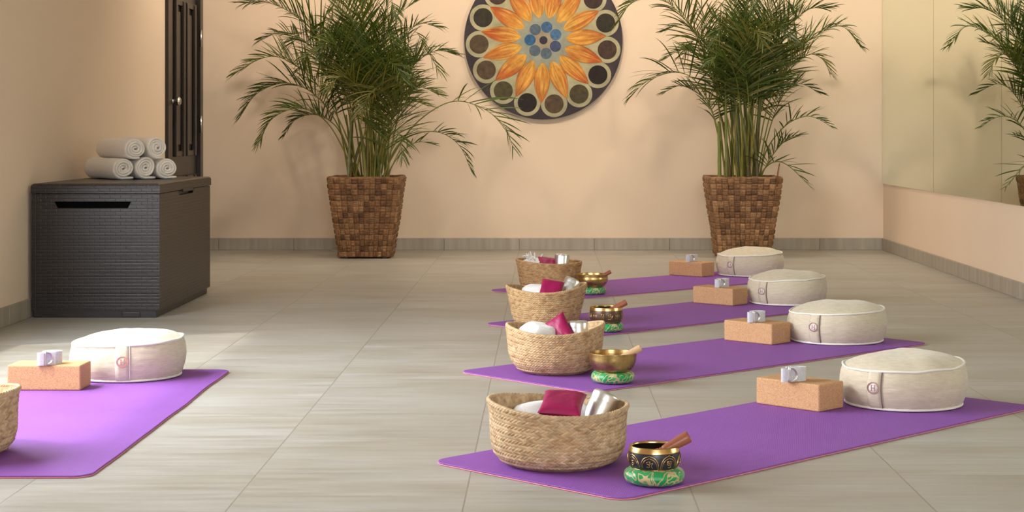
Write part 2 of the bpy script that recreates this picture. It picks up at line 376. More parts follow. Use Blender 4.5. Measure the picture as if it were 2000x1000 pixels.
# ------------------------------------------------------------------ mandala
def mandala():
    rr = .515; b = MB(); y = 0
    def disc(cx, cz, r, lvl, colf, n=64, rings=6):
        vs = [(cx, -lvl, cz)]; cs = [colf(cx, cz)]
        fs = []
        for q in range(1, rings+1):
            for k in range(n):
                a = 2*math.pi*k/n; x, z = cx+r*q/rings*math.cos(a), cz+r*q/rings*math.sin(a)
                vs.append((x, -lvl, z)); cs.append(colf(x, z))
        for k in range(n): fs.append((0, 1+k, 1+(k+1) % n))
        for q in range(1, rings):
            for k in range(n):
                a0 = 1+(q-1)*n; a1 = 1+q*n; fs.append((a0+k, a1+k, a1+(k+1) % n, a0+(k+1) % n))
        b.add(vs, fs, 0, cs, False)
    rnd = random.Random(4)
    def nz(x, z, s, o=0): return mnoise.noise(Vector((x*s, z*s, o)))*.5+.5
    dark = lambda x, z: mixc((.028, .02, .028), (.075, .055, .062), nz(x, z, 14, 3))
    cream = lambda x, z: mixc((.40, .38, .22), (.52, .48, .30), nz(x, z, 12, 5))
    gray = lambda x, z: mixc((.29, .31, .24), (.37, .38, .30), nz(x, z, 15, 8))
    disc(0, 0, rr, .030, dark, 128, 16)
    # cream scalloped ground: central field and the rings round each brown disc
    disc(0, 0, .79*rr, .0304, cream, 96, 8)
    disc(0, 0, .41*rr, .0308, gray, 96, 5)
    browns = [(.16, .10, .05), (.07, .035, .03), (.05, .04, .02), (.10, .05, .035), (.03, .015, .012), (.13, .10, .04)]
    for k in range(15):
        a = R(-80.5+24*k)
        cx, cz = .815*rr*math.cos(a), .815*rr*math.sin(a)
        disc(cx, cz, .168*rr, .0306, cream, 40, 3)
        bc = browns[k*5 % 6] if k not in (12, 11) else browns[0]
        disc(cx, cz, .121*rr, .0312, lambda x, z, bc=bc: mixc(tuple(c*.32 for c in bc), tuple(c*.95 for c in bc), nz(x, z, 45, 1)), 36, 6)
    for k in range(15):
        a = R(-92+24*k); n1, n2 = 30, 14; jit = rnd.uniform(-.02, .02)
        P = []; cs = []; red = .75+rnd.uniform(-.25, .25)
        for i in range(n1+1):
            u = i/n1; row = []; cr = []
            wdt = .108*rr*math.sin(math.pi*u**.85)**.8*(1-.12*u) if 0 < u < 1 else 0
            for j in range(n2+1):
                w = (j/n2*2-1); rad = lerp(.285, .795, u)*rr; s_ = w*wdt
                x = rad*math.cos(a)-s_*math.sin(a); z = rad*math.sin(a)+s_*math.cos(a)
                row.append((x, -.0316-.00012*(k % 2)-(.0002 if k == 14 else 0), z))
                c = mixc((.74, .37, .055), (.52, .10, .018), min(1, max(0, u*1.45*red+.30*abs(w)*red-.12+.5*(nz(x, z, 10, 4)-.5))))
                c = mixc(c, (.30, .04, .015), max(0, u-.8)*2.2*red)
                c = mixc(c, (.16, .045, .012), .7 if abs(w) > .99 else 0)
                c = mixc(c, tuple(q*.72 for q in c), .5*(nz(x, z, 55, 2) > .6))
                st = mnoise.noise(Vector((u*2.5+k*3, w*7, k*1.7)))
                c = mixc(c, (.42, .075, .015), max(0, min(.55, st*1.4+.35*(u-.45)))); c = mixc(c, (.85, .55, .12), max(0, min(.6, -st*1.3-.25*(u-.5))))
                cr.append(c)
            P.append(row); cs.append(cr)
        b.grid(P, 0, cs, smooth=False)
    disc(0, 0, .125*rr, .0312, lambda x, z: (.36, .30, .20), 40, 2)
    blues = [(.05, .13, .27), (.06, .14, .26), (.055, .07, .15), (.10, .14, .18), (.10, .13, .17), (.03, .12, .26), (.09, .13, .17)]
    for k in range(7):
        a = R(76-51.43*k); bc = blues[k]
        disc(.170*rr*math.cos(a), .170*rr*math.sin(a), .071*rr, .0314, lambda x, z, bc=bc: mixc(tuple(c*.65 for c in bc), tuple(c*1.5 for c in bc), nz(x, z, 60, 2)), 32, 5)
    disc(0, 0, .052*rr, .0316, lambda x, z: mixc((.012, .01, .02), (.05, .045, .07), nz(x, z, 90, 1)), 28, 3)
    # body and edge
    vs = []; n = 128
    for yy in (0, -.0295):
        for k in range(n):
            a = 2*math.pi*k/n; vs.append((rr*math.cos(a), yy, rr*math.sin(a)))
    b.add(vs, [(k, (k+1) % n, n+(k+1) % n, n+k) for k in range(n)]+[tuple(range(n)), tuple(range(2*n-1, n-1, -1))], 1, None, True)
    b.m[-2:] = [1, 1]; b.sm[-2:] = [False, False]
    o = b.build('wall_disc', [M['paint'], M['edge']], colors=True); o.location = (-.012, YB-.001, 1.366)
    tag(o, 'large round painted wall disc with orange petals and brown circles between the palms', 'wall art')
mandala()

# ------------------------------------------------------------------ storage box with towels
BX0, BX1, BY0, BY1 = -2.14, -1.61, 7.26, 8.36
def storage():
    root = thing('storage_box', (0, 0, 0), 0, 'dark brown plastic wicker-look storage box against the left wall with rolled towels on it', 'storage box')
    def P(x, y, z): return (x, y, z)
    b = MB(); x0, x1, y0, y1, z0, z1 = BX0, BX1, BY0, BY1, .03, .516
    sx0, sx1, sz0, sz1 = -2.047, -1.727, .457, .485   # hand slot
    vs = [P(x0, y0, z0), P(x1, y0, z0), P(x1, y0, z1), P(x0, y0, z1),
          P(sx0+.014, y0, sz0), P(sx1-.014, y0, sz0), P(sx1, y0, sz1), P(sx0, y0, sz1),
          P(sx0+.02, y0+.06, sz0+.003), P(sx1-.02, y0+.06, sz0+.003), P(sx1-.008, y0+.06, sz1), P(sx0+.008, y0+.06, sz1)]
    b.add(vs, [(0, 1, 5, 4), (1, 2, 6, 5), (2, 3, 7, 6), (3, 0, 4, 7)], 0, None, False)
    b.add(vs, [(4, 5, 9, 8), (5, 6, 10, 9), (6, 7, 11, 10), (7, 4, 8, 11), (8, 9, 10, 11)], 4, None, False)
    # right side with the latch notch under the lid
    ly0, ly1, lz = 7.64, 7.98, .496
    q = [P(x1, y0, z0), P(x1, y1, z0), P(x1, y1, z1), P(x1, ly1, z1), P(x1, ly1-.03, lz), P(x1, ly0+.03, lz), P(x1, ly0, z1), P(x1, y0, z1)]
    q2 = [P(x1-.02, ly1, z1), P(x1-.02, ly1-.03, lz), P(x1-.02, ly0+.03, lz), P(x1-.02, ly0, z1)]
    b.add(q, [(0, 1, 4, 5), (1, 2, 3, 4), (0, 5, 6, 7)], 1, None, False)
    b.add(q[3:7]+q2, [(0, 1, 5, 4), (1, 2, 6, 5), (2, 3, 7, 6), (4, 5, 6, 7)], 3, None, False)
    b.add([P(x0, y0, z0), P(x0, y1, z0), P(x0, y1, z1), P(x0, y0, z1)], [(3, 2, 1, 0)], 1, None, False)
    b.add([P(x0, y1, z0), P(x1, y1, z0), P(x1, y1, z1), P(x0, y1, z1)], [(3, 2, 1, 0)], 0, None, False)
    b.add([P(x0, y0, z0), P(x1, y0, z0), P(x1, y1, z0), P(x0, y1, z0)], [(3, 2, 1, 0)], 3, None, False)
    b.add([P(x0, y0, z1-.001), P(x1, y0, z1-.001), P(x1, y1, z1-.001), P(x0, y1, z1-.001)], [(0, 1, 2, 3)], 3, None, False)
    b.build('body', [M['wick_f'], M['wick_s'], M['wick_t'], M['plastic'], M['recess']], root)
    # corner posts seams and small notches
    for xa, xb in ((-1.661, -1.6585), (-2.128, -2.126)):
        b = MB(); b.box((xa, y0-.0012, z0), (xb, y0+.001, z1)); b.build('panel_seam', M['plastic'], root)
    for x in (-2.118, -1.636):
        for z in (.497, .464):
            b = MB(); b.box((x-.005, y0-.0015, z-.005), (x+.005, y0+.002, z+.005)); b.build('corner_clip', M['plastic'], root, bevel=.001)
    b = MB(); b.box((x0+.004, y0+.004, .0), (x1-.012, y1-.012, .032)); b.box((-1.765, y0-.002, .002), (-1.69, y0+.01, .024)); b.build('base', M['plastic'], root, bevel=.003)
    # lid: domed shallow tray
    b = MB(); L = MB()
    def ring(dx, z): return [(x0-.004+dx, y0-.006+dx, z), (x1+.004-dx, y0-.006+dx, z), (x1+.004-dx, y1+.006-dx, z), (x0-.004+dx, y1+.006-dx, z)]
    rg = [(.006, .5185), (0, .519), (0, .548), (.004, .556), (.012, .5595), (.03, .560)]
    for (a, za), (c, zc) in zip(rg, rg[1:]):
        A, D = ring(a, za), ring(c, zc)
        for k in range(4):
            k2 = (k+1) % 4; b.add([A[k], A[k2], D[k2], D[k]], [(0, 1, 2, 3)], (0, 1, 0, 1)[k] if zc < .556 else 2, None, False)
    T = ring(.03, .560); b.add(T, [(0, 1, 2, 3)], 2, None, False)
    T = ring(.006, .5185); b.add(T, [(3, 2, 1, 0)], 3, None, False)
    lid = b.build('lid', [M['wick_f'], M['wick_s'], M['wick_t'], M['plastic']], root)
    b = MB(); b.box((x1+.003, 7.70, .509), (x1+.010, 7.92, .522)); b.build('latch', M['plastic'], lid, bevel=.002)
storage()

def towel_mesh(seed, r=.047, L=.34, tail=.045, flat=1.):
    rnd = random.Random(seed); turns = 3.6; N = 150; th = r/(turns+.55); ctr = []
    ph = rnd.uniform(0, 6)
    a_end = -math.pi/2
    for i in range(N):
        u = i/(N-1); a = a_end-(1-u)*turns*2*math.pi; rad = lerp(.004, r-th/2, u**.9)
        rad *= 1+.05*math.sin(a*2+ph)+.02*math.sin(a*3+ph*2)
        ctr.append(Vector((rad*math.cos(a), 0, rad*math.sin(a)*flat)))
    # tail leaves along the table
    e = ctr[-1]; nt = 8
    for i in range(1, nt+1): ctr.append(Vector((e.x+tail*i/nt, 0, e.z+.0005)))
    n = len(ctr); prof = []
    for i, p in enumerate(ctr):
        t = (ctr[min(i+1, n-1)]-ctr[max(i-1, 0)]).normalized(); nr = Vector((t.z, 0, -t.x)); h = th*.485
        if i > n-3: h *= .8
        prof.append((p+nr*h, p-nr*h, p))
    b = MB(); ys = [0, .003, .010, .03]+[L*k/10 for k in range(1, 10)]+[L-.03, L-.01, L-.003, L]
    A = []; B_ = []
    for y in ys:
        e = min(y, L-y); k = 1 if e > .009 else (.15, .75, 1)[0 if e < .001 else 1]
        ra = []; rb = []
        for i, (o, q, c) in enumerate(prof):
            wob = (mnoise.noise(Vector((i*.08, y*9, seed)))*.0016)
            off = .004*math.sin(i*.045+ph) + (.0025*mnoise.noise(Vector((i*.15, 0, seed*3))))
            yy = y+off if y < L/2 else y-off
            d = (o-c); ra.append(c+d*(k+wob*80*.1)+Vector((0, yy, wob))); rb.append(c-d*k+Vector((0, yy, wob)))
        A.append(ra); B_.append(rb)
    b.grid(A); b.grid([r_[::-1] for r_ in B_])
    for rowA, rowB in ((A[0], B_[0]), (A[-1], B_[-1])):
        b.grid([rowA, rowB])
    for idx in (0, -1): b.grid([[A[k][idx] for k in range(len(ys))], [B_[k][idx] for k in range(len(ys))]])
    zmin = min(v[2] for v in b.v)
    b.v = [(x, y, z-zmin) for x, y, z in b.v]
    return b
ang = R(35); ax = Vector((-math.sin(ang), math.cos(ang), 0)); perp = Vector((math.cos(ang), math.sin(ang), 0))
p0 = Vector((-1.885, 7.79, .5605)); sp = .1035
tl = ['rolled cream towel at the left end of the bottom row on the storage box', 'rolled cream towel in the middle of the bottom row on the storage box',
      'rolled cream towel at the right end of the bottom row, nearest the door', 'rolled cream towel on the left of the top row of the towel stack', 'rolled cream towel on the right of the top row of the towel stack']
for i in range(5):
    if i < 3: p = p0+perp*sp*i
    else: p = p0+perp*sp*(i-3+.5)+Vector((0, 0, .0895))-ax*.01
    o = towel_mesh(i+1, .0515, .37, .045 if i < 3 else .02).build('rolled_towel', M['towel']); o.location = p; o.rotation_euler = (0, 0, ang)
    tag(o, tl[i], 'towel', 'rolled towels on the storage box')

# ------------------------------------------------------------------ mats
def yoga_mat(cx, cy, th, label, wave=0, seed=0):
    """long axis along local y"""
    w, L, r = .305, .87, .045
    root = thing('yoga_mat', (cx, cy, 0), th, label, 'yoga mat', 'purple yoga mats on the tiled floor')
    ol = []
    def seg(a, b_, n): return [(lerp(a[0], b_[0], i/n), lerp(a[1], b_[1], i/n)) for i in range(n)]
    cs = [(w-r, -L+r, -90), (w-r, L-r, 0), (-w+r, L-r, 90), (-w+r, -L+r, 180)]
    for k, (x, y, a) in enumerate(cs):
        for i in range(7):
            q = R(a+90*i/6); ol.append((x+r*math.cos(q), y+r*math.sin(q)))
        nx, ny, na = cs[(k+1) % 4]; q = R(a+90)
        s0 = (x+r*math.cos(q), y+r*math.sin(q)); s1 = (nx+r*math.cos(R(na)), ny+r*math.sin(R(na)))
        ol += seg(s0, s1, 24)[1:]
    ol = [(x+wave*.006*mnoise.noise(Vector((seed, y*3.2, 0)))*(1 if x > 0 else -1), y) for x, y in ol]
    def slab(z0, z1, ex):
        b = MB(); n = len(ol); rows = [(ex+.0015, z0), (ex, z0+.0004), (ex, z1-.0008), (ex+.001, z1)]; vs = []
        for e, z in rows:
            for x, y in ol:
                vs.append((x*(1-e/w), y*(1-e/L), z))
        fs = [(i*n+k, i*n+(k+1) % n, (i+1)*n+(k+1) % n, (i+1)*n+k) for i in range(3) for k in range(n)]
        b.add(vs, fs, 0, None, True); b.add(vs[3*n:], [tuple(range(n))], 0, None, False); b.add(vs[:n], [tuple(range(n-1, -1, -1))], 0, None, False)
        return b
    slab(.0004, .0030, .0).build('underside_layer', M['mat_low'], root)['label'] = 'pink underside layer'
    slab(.0031, .0064, .0006).build('top_layer', M['mat_top'], root)
    return root
MZ = .0066
def mat_from_corner(ax_, ay, deg, label, seed):
    t_ = R(deg); d = Vector((math.sin(t_), math.cos(t_))); p = Vector((math.cos(t_), -math.sin(t_)))
    c = Vector((ax_, ay))+p*.305+d*.87
    return yoga_mat(c.x, c.y, -t_, label, .4, seed)
mat_from_corner(-.272, 4.095, 44.6, 'purple yoga mat nearest the viewer on the right, carrying the dark arched bowl', 1)
mat_from_corner(-.283, 5.62, 47.0, 'purple yoga mat second from the front, carrying the brass bowl with pale mallet', 2)
mat_from_corner(-.251, 7.0, 46.3, 'purple yoga mat third from the front, carrying the brown lettered bowl', 3)
mat_from_corner(-.279, 8.47, 48.2, 'purple yoga mat farthest back, ending in front of the right planter', 4)
yoga_mat(-1.327, 4.785, 0, 'purple yoga mat on the left in the patch of sunlight', 1, 5)

# ------------------------------------------------------------------ cork blocks
blk = None
def cork(px, py, deg, label):
    """px,py: near lower corner, deg: angle of the long side"""
    global blk
    t_ = R(deg); d = Vector((math.cos(t_), -math.sin(t_))); q = Vector((math.sin(t_), math.cos(t_)))
    c = Vector((px, py))-d*.11+q*.0575
    if blk is None:
        b = MB(); b.box((-.11, -.0575, 0), (.11, .0575, .075)); blk = b.build('cork_block', M['cork'], bevel=.005, seg=3); o = blk
    else: o = blk.copy(); C.objects.link(o)
    o.location = (c.x, c.y, MZ); o.rotation_euler = (0, 0, -t_)
    tag(o, label, 'yoga block', 'cork yoga blocks on the mats'); return c
cb = [cork(.754, 4.79, 45, 'cork yoga block on the mat nearest the viewer, right side'),
      cork(.818, 6.284, 44, 'cork yoga block on the second mat from the front on the right'),
      cork(.826, 7.678, 42, 'cork yoga block on the third mat from the front'),
      cork(.824, 9.18, 42, 'cork yoga block on the farthest mat, before the right planter'),
      cork(-1.386, 5.19, 1, 'cork yoga block on the sunlit left mat')]

# ------------------------------------------------------------------ straps (rolled, with two D rings)
def strap_proto():
    root = thing('yoga_strap', (0, 0, 0), 0, 'x', 'yoga strap', 'rolled grey yoga straps on the cork blocks')
    b = MB(); H = .038; N = 120; turns = 3.2; A = []; t = .0012
    pts = []
    for i in range(N):
        u = i/(N-1); a = -2.6+u*turns*2*math.pi; r = lerp(.010, .031, u); pts.append(Vector((r*math.cos(a)*1.02+.005, r*math.sin(a)*.8, 0)))
    e = pts[-1]; 
    # outer tongue folded round to the rings on the front left
    n = len(pts); O = []; I = []
    for i, p in enumerate(pts):
        tg = (pts[min(i+1, n-1)]-pts[max(i-1, 0)]).normalized(); nr = Vector((tg.y, -tg.x, 0)); O.append(p+nr*t); I.append(p-nr*t)
    b.grid([[q+Vector((0, 0, z)) for q in O] for z in (0, H)], smooth=True); b.grid([[q+Vector((0, 0, z)) for q in I[::-1]] for z in (0, H)])
    b.grid([[q+Vector((0, 0, H)) for q in O], [q+Vector((0, 0, H)) for q in I]], smooth=False)
    b.grid([[q for q in I], [q for q in O]], smooth=False)
    b.build('webbing_roll', M['strap'], root)
    # stitched end loop
    b = MB(); L = [Vector(p) for p in ((-.004, -.030, 0), (-.020, -.036, 0), (-.036, -.036, 0), (-.0405, -.031, 0), (-.039, -.026, 0), (-.03, -.0245, 0), (-.024, -.010, 0), (-.020, .010, 0))]
    L = catmull(L, 24); n = len(L); O = []; I = []
    for i, p in enumerate(L):
        tg = (L[min(i+1, n-1)]-L[max(i-1, 0)]).normalized(); nr = Vector((tg.y, -tg.x, 0)); O.append(p+nr*.0016); I.append(p-nr*.0016)
    for P in (O, I[::-1]): b.grid([[q+Vector((0, 0, z)) for q in P] for z in (.0, .0375)])
    b.grid([[q+Vector((0, 0, .0375)) for q in O], [q+Vector((0, 0, .0375)) for q in I]], smooth=False)
    b.grid([[q for q in I], [q for q in O]], smooth=False)
    b.build('end_loop', M['strap'], root)
    for k, (dx, dy, yaw) in enumerate(((-.018, -.0395, 4), (-.015, -.0445, 12))):
        b = MB(); P = []
        for i in range(21): q = R(-90+180*i/20); P.append(Vector((.0215*math.cos(q), 0, .0190*math.sin(q))))
        for i in range(1, 8): P.append(Vector((0, 0, .0185-.037*i/8)))
        rm = Matrix.Rotation(R(yaw), 3, 'Z'); P = [rm @ (p-Vector((.004, 0, 0)))+Vector((dx, dy, .0205)) for p in P]
        b.tube(P, .0019, 10, closed=True); o = b.build('d_ring', M['steel'], root); o['label'] = 'chrome D ring'
    return root
st0 = strap_proto()
sl = [('on the cork block nearest the viewer, right side', 0, (.700, 4.885), 0), ('on the cork block of the second mat from the front', 1, (.775, 6.385), 8),
      ('on the cork block of the third mat from the front', 2, (.79, 7.78), 10), ('on the cork block of the farthest mat', 3, (.78, 9.28), 14), ('on the cork block on the sunlit left mat', 4, (-1.485, 5.23), 20)]
for lab, i, (x, y), dg in sl:
    o = st0 if i == 0 else copy_tree(st0)
    o.location = (x, y, MZ+.0751); o.rotation_euler = (0, 0, R(dg)); o['label'] = 'rolled grey yoga strap '+lab

# ------------------------------------------------------------------ meditation cushions
def cushion(x, y, badge_deg, label, R_=.180, seed=1, pale=False, tilt=0.):
    """badge_deg: 0 faces the viewer (-y), positive to the right"""
    root = thing('meditation_cushion', (x, y, MZ), 0, label, 'cushion', 'round linen meditation cushions on the mats')
    n = 120
    def wr(a, s): return mnoise.noise(Vector((math.cos(a)*2.2, math.sin(a)*2.2, s+seed*5.1)))
    zs = lambda a: .114+.007*math.cos(a-R(20))*1+.005*wr(a, 1)   # height of the top seam
    def rim(a): return R_*.935*(1+.012*wr(a, 2))
    # side wall
    P = []; nr = 22
    for i in range(nr+1):
        u = i/nr; row = []
        for k in range(n):
            a = 2*math.pi*k/n; rr = rim(a)
            rad = lerp(R_*.905, rr, u)+(R_-R_*.93)*1.12*math.sin(math.pi*u)**.75
            rad += .0022*mnoise.noise(Vector((math.cos(a)*5, math.sin(a)*5, u*9+seed)))*math.sin(math.pi*u)
            rad += .0014*math.sin(a*30+6*wr(a, 5))*abs(2*u-1)**3
            row.append(Vector((rad*math.cos(a), rad*math.sin(a), lerp(.007, zs(a), u))))
        P.append(row)
    b = MB(); b.grid(P, wrap=True)
    b.add([(R_*.905*math.cos(2*math.pi*k/n), R_*.905*math.sin(2*math.pi*k/n), .007) for k in range(n)], [tuple(range(n-1, -1, -1))], 0, None, False)
    b.build('side_panel', M['linen'], root)
    # top dome
    P = []; nt = 16
    for i in range(nt+1):
        v = i/nt; row = []
        for k in range(n):
            a = 2*math.pi*k/n; rr = rim(a)*(1-v)
            d = .031*(1-(1-v)**3.2)+.006*mnoise.noise(Vector((rr*9*math.cos(a), rr*9*math.sin(a), seed*3)))*min(1, v*3)
            row.append(Vector((rr*math.cos(a), rr*math.sin(a), lerp(zs(a), .116, v)+d)))
        P.append(row)
    b = MB(); b.grid(P, wrap=True); b.build('top_panel', M['linen'], root)
    for nm, f in (('top_piping', lambda a: (rim(a)+.002, zs(a)+.001)), ('base_piping', lambda a: (R_*.912+.0015*wr(a, 7), .0052))):
        b = MB(); P = []
        for k in range(n):
            a = 2*math.pi*k/n; r_, z_ = f(a); P.append((r_*math.cos(a), r_*math.sin(a), z_))
        b.tube(P, .0034 if nm == 'top_piping' else .0036, 8, closed=True); b.build(nm, M['piping'], root)
    # vertical handle strap with dark stitched edge
    ab = R(-90+badge_deg); hw = .0205
    def surf(a, u, off):
        rr = rim(a); rad = lerp(R_*.905, rr, u)+(R_-R_*.93)*1.12*math.sin(math.pi*u)**.75+off
        return Vector((rad*math.cos(a), rad*math.sin(a), lerp(.008, zs(a), u)))
    b = MB(); P = []
    for i in range(25):
        u = lerp(.0, 1, i/24); P.append([surf(ab+q/R_, u, o_) for q, o_ in ((-hw, .0), (-hw, .0038), (-hw*.4, .0046), (hw*.4, .0046), (hw, .0038), (hw, .0))])
    b.grid(P); hs = b.build('handle_strap', M['linen'], root)
    b = MB(); b.tube([surf(ab+(hw+.0008)/R_, i/24, .0026) for i in range(25)], .0016, 6)
    b.build('strap_seam', M['piping'] if pale else M['seam'], root)
    if pale:
        b = MB(); b.tube([surf(ab-(hw+.0008)/R_, i/24, .0026) for i in range(25)], .0012, 6); b.build('strap_seam', M['piping'], root)
    # round badge with the letter H
    uc = .57; br_ = .0175
    def bp(dx, dz, off): return surf(ab+dx/R_, uc+dz/.11, off)
    b = MB(); vs = [bp(0, 0, .0068)]+[bp(br_*math.cos(R(10*k)), br_*math.sin(R(10*k)), .0062) for k in range(36)]+[bp(br_*math.cos(R(10*k)), br_*math.sin(R(10*k)), .0042) for k in range(36)]
    b.add(vs, [(0, 1+k, 1+(k+1) % 36) for k in range(36)]+[(1+k, 37+k, 37+(k+1) % 36, 1+(k+1) % 36) for k in range(36)])
    bg = b.build('badge', M['linen'] if pale else M['badge'], hs)
    b = MB(); ml = M['badge_line_pale'] if pale else M['badge_line']
    for rr_, w_ in ((.0170, .0010), (.0140, .0006)): b.tube([bp(rr_*math.cos(R(10*k)), rr_*math.sin(R(10*k)), .0066) for k in range(36)], w_, 6, closed=True)
    for dx in (-.0047, .0047):
        b.tube([bp(dx, z_*.001, .0070) for z_ in range(-8, 9, 2)], .0010, 6)
        for z_ in (-.0082, .0082): b.tube([bp(dx-.0022, z_, .0070), bp(dx+.0022, z_, .0070)], .0006, 5)
    b.tube([bp(-.0047, 0, .0070), bp(.0047, 0, .0070)], .0009, 6)
    b.build('badge_emblem', ml, hs)
    root.rotation_euler = (0, R(tilt), 0)
    return root
cushion(1.018, 4.95, -38, 'round beige linen cushion on the mat nearest the viewer, right side', .179, 1)
cushion(1.077, 6.43, -36, 'round beige linen cushion on the second mat from the front', .183, 2)
cushion(1.086, 7.825, -45, 'round beige linen cushion on the third mat from the front', .179, 3)
cushion(1.097, 9.335, -41, 'round beige linen cushion on the farthest mat, before the right planter', .182, 4)
cushion(-1.319, 5.505, 8, 'round cream cushion with rose emblem on the sunlit left mat', .180, 5, True)

# ------------------------------------------------------------------ woven baskets
def basket(x, y, label, prof, h, za, zb, phase, seed, tint=(1, 1, 1), e=1.):
    """prof(u) outer radius, u 0 base .. 1 rim; za tilt amplitude to the left/right, zb saddle amplitude"""
    root = thing('woven_basket', (x, y, MZ), 0, label, 'basket', 'woven straw baskets on the mats')
    rows, Mn, sa, sr = 17, 92, 6, 5
    na, nr = Mn*sa, rows*sr; rnd = random.Random(seed)
    def ztop(a): return h+za*math.cos(a-phase)+zb*math.cos(2*a)
    def rad(a, u): return prof(u)*(1+.018*mnoise.noise(Vector((math.cos(a)*1.5, math.sin(a)*1.5, u*1.5+seed))))
    light, dark_, red = (.72, .53, .32), (.50, .31, .16), (.52, .31, .20)
    strand = {}
    def sc(i, j):
        if (i, j) not in strand:
            c = mixc(light, dark_, rnd.random()**1.6); strand[i, j] = tuple(q*t_ for q, t_ in zip(c, tint))
        return strand[i, j]
    P = []; Cc = []
    for i in range(nr+1):
        v = i/nr; rowf = v*rows; ri = int(min(rowf, rows-1e-6)); fr_ = rowf-ri; row = []; cr = []
        for k in range(na):
            a = 2*math.pi*k/na; sl_ = 1 if ri % 2 else -1
            ph = k/sa+sl_*(fr_-.5)*1.15+.5*(ri % 2); si = math.floor(ph); q = abs(math.sin(math.pi*ph))**.6
            d = .0040*q*(.5+.5*max(0, math.sin(math.pi*fr_))**.5)-.0015
            r_ = rad(a, v)+d
            # round the lower edge
            row.append(Vector((r_*math.cos(a), r_*math.sin(a)*e, ztop(a)*v))); cr.append(sc(ri, si % Mn))
        P.append(row); Cc.append(cr)
    b = MB(); b.grid(P, 0, Cc, wrap=True)
    # inside
    P = []; Cc = []; ni = 40
    for i in range(ni+1):
        v = 1-i/ni; row = []; cr = []
        for k in range(0, na, 2):
            a = 2*math.pi*k/na; ri = int(v*rows); ph = k/sa+v*rows*.9
            r_ = rad(a, max(v, .03))-.007-.0012*abs(math.sin(math.pi*ph)); row.append(Vector((r_*math.cos(a), r_*math.sin(a)*e, max(.005, ztop(a)*v)))); cr.append(sc(ri, (k//sa) % Mn))
        P.append(row); Cc.append(cr)
    b.grid(P, 0, Cc, wrap=True)
    r0 = prof(0); nb = 60
    for z, fl in ((0.0006, -1), (.0055, 1)):
        ring = [(r0*math.cos(2*math.pi*k/nb)*.998, r0*math.sin(2*math.pi*k/nb)*e*.998, z) for k in range(nb)]
        b.add(ring, [tuple(range(nb))[::fl]], 0, mixc(light, dark_, .5), False)
    b.build('basket_wall', M['straw'], root, colors=True)
    # twisted rim
    b = MB(); n = 240
    for s_ in range(3):
        P = []; cs = []
        for k in range(n):
            a = 2*math.pi*k/n; tw = a*34+s_*2.094; r_ = rad(a, 1)-.004+.0022*math.cos(tw); P.append((r_*math.cos(a), r_*math.sin(a)*e, ztop(a)+.0022*math.sin(tw)))
            cs.append(tuple(q*t_ for q, t_ in zip(mixc(light, dark_, .25+.4*mnoise.noise(Vector((k*.2, s_, seed)))), tint)))
        b.tube(P, .0033, 6, col=cs, closed=True)
    b.build('basket_rim', M['straw'], root, colors=True)
    return root
def interp(tab):
    def f(u):
        for (a, x), (c, y) in zip(tab, tab[1:]):
            if u <= c:
                t_ = (u-a)/(c-a); t_ = t_*t_*(3-2*t_)*.35+t_*.65; return lerp(x, y, t_)
        return tab[-1][1]
    return f
bowlish = interp([(0, .112), (.08, .135), (.2, .150), (.38, .157), (.7, .158), (.9, .160), (1, .165)])
bowl2 = interp([(0, .100), (.08, .122), (.25, .140), (.45, .149), (.75, .155), (1, .160)])
cone = interp([(0, .105), (.06, .125), (.3, .138), (.7, .150), (1, .162)])
cone2 = interp([(0, .110), (.06, .128), (.3, .143), (.7, .152), (1, .160)])
basket(.030, 4.065, 'woven basket nearest the viewer on the right, beside the dark arched bowl', bowlish, .137, .007, .006, R(180), 1)
basket(.032, 5.605, 'woven basket second from the front, beside the brass bowl with pale mallet', bowl2, .142, .002, .012, 0, 2, (1.03, .99, .93))
basket(.003, 6.95, 'woven basket third from the front, with flaring sides', cone, .148, .004, .011, R(0), 3, (1.0, .92, .80))
basket(.018, 8.43, 'woven basket farthest back holding a tasselled white towel', cone2, .140, .006, .004, R(180), 4, (.95, .82, .68))
basket(-1.428, 4.17, 'woven basket cut off by the left edge of the photo on the sunlit mat', bowlish, .146, .004, .006, 0, 5)

# basket contents
def roundcyl(b, r, L, bev=.008, n=40, sq=1., mi=0):
    """closed cylinder along z from 0 to L with rounded ends"""
    pr = [(0, 0)]+[(r-bev+bev*math.sin(R(q)), bev-bev*math.cos(R(q))) for q in (0, 30, 60, 90)]+[(r, L*.25), (r, L*.5), (r, L*.75)]+[(r-bev+bev*math.cos(R(q)), L-bev+bev*math.sin(R(q))) for q in (0, 30, 60, 90)]+[(0, L)]
    b.lathe(pr, n, mi)
def bottle(loc, direction, label, r=.0365, L=.17):
    root = thing('metal_canister', loc, 0, label, 'canister', 'silver canisters in the baskets')
    q = Vector(direction).to_track_quat('Z', 'Y'); root.rotation_mode = 'QUATERNION'; root.rotation_quaternion = q
    b = MB(); roundcyl(b, r, L-.001, .003); b.build('canister_body', M['can'], root)
    b = MB(); b.lathe([(r+.0001, L-.004), (r+.0001, L+.010), (r-.001, L+.0135), (r-.004, L+.0165), (r-.009, L+.0180), (r*.5, L+.0185), (0, L+.0186)], 48); b.build('canister_lid', M['can'], root)
    return root
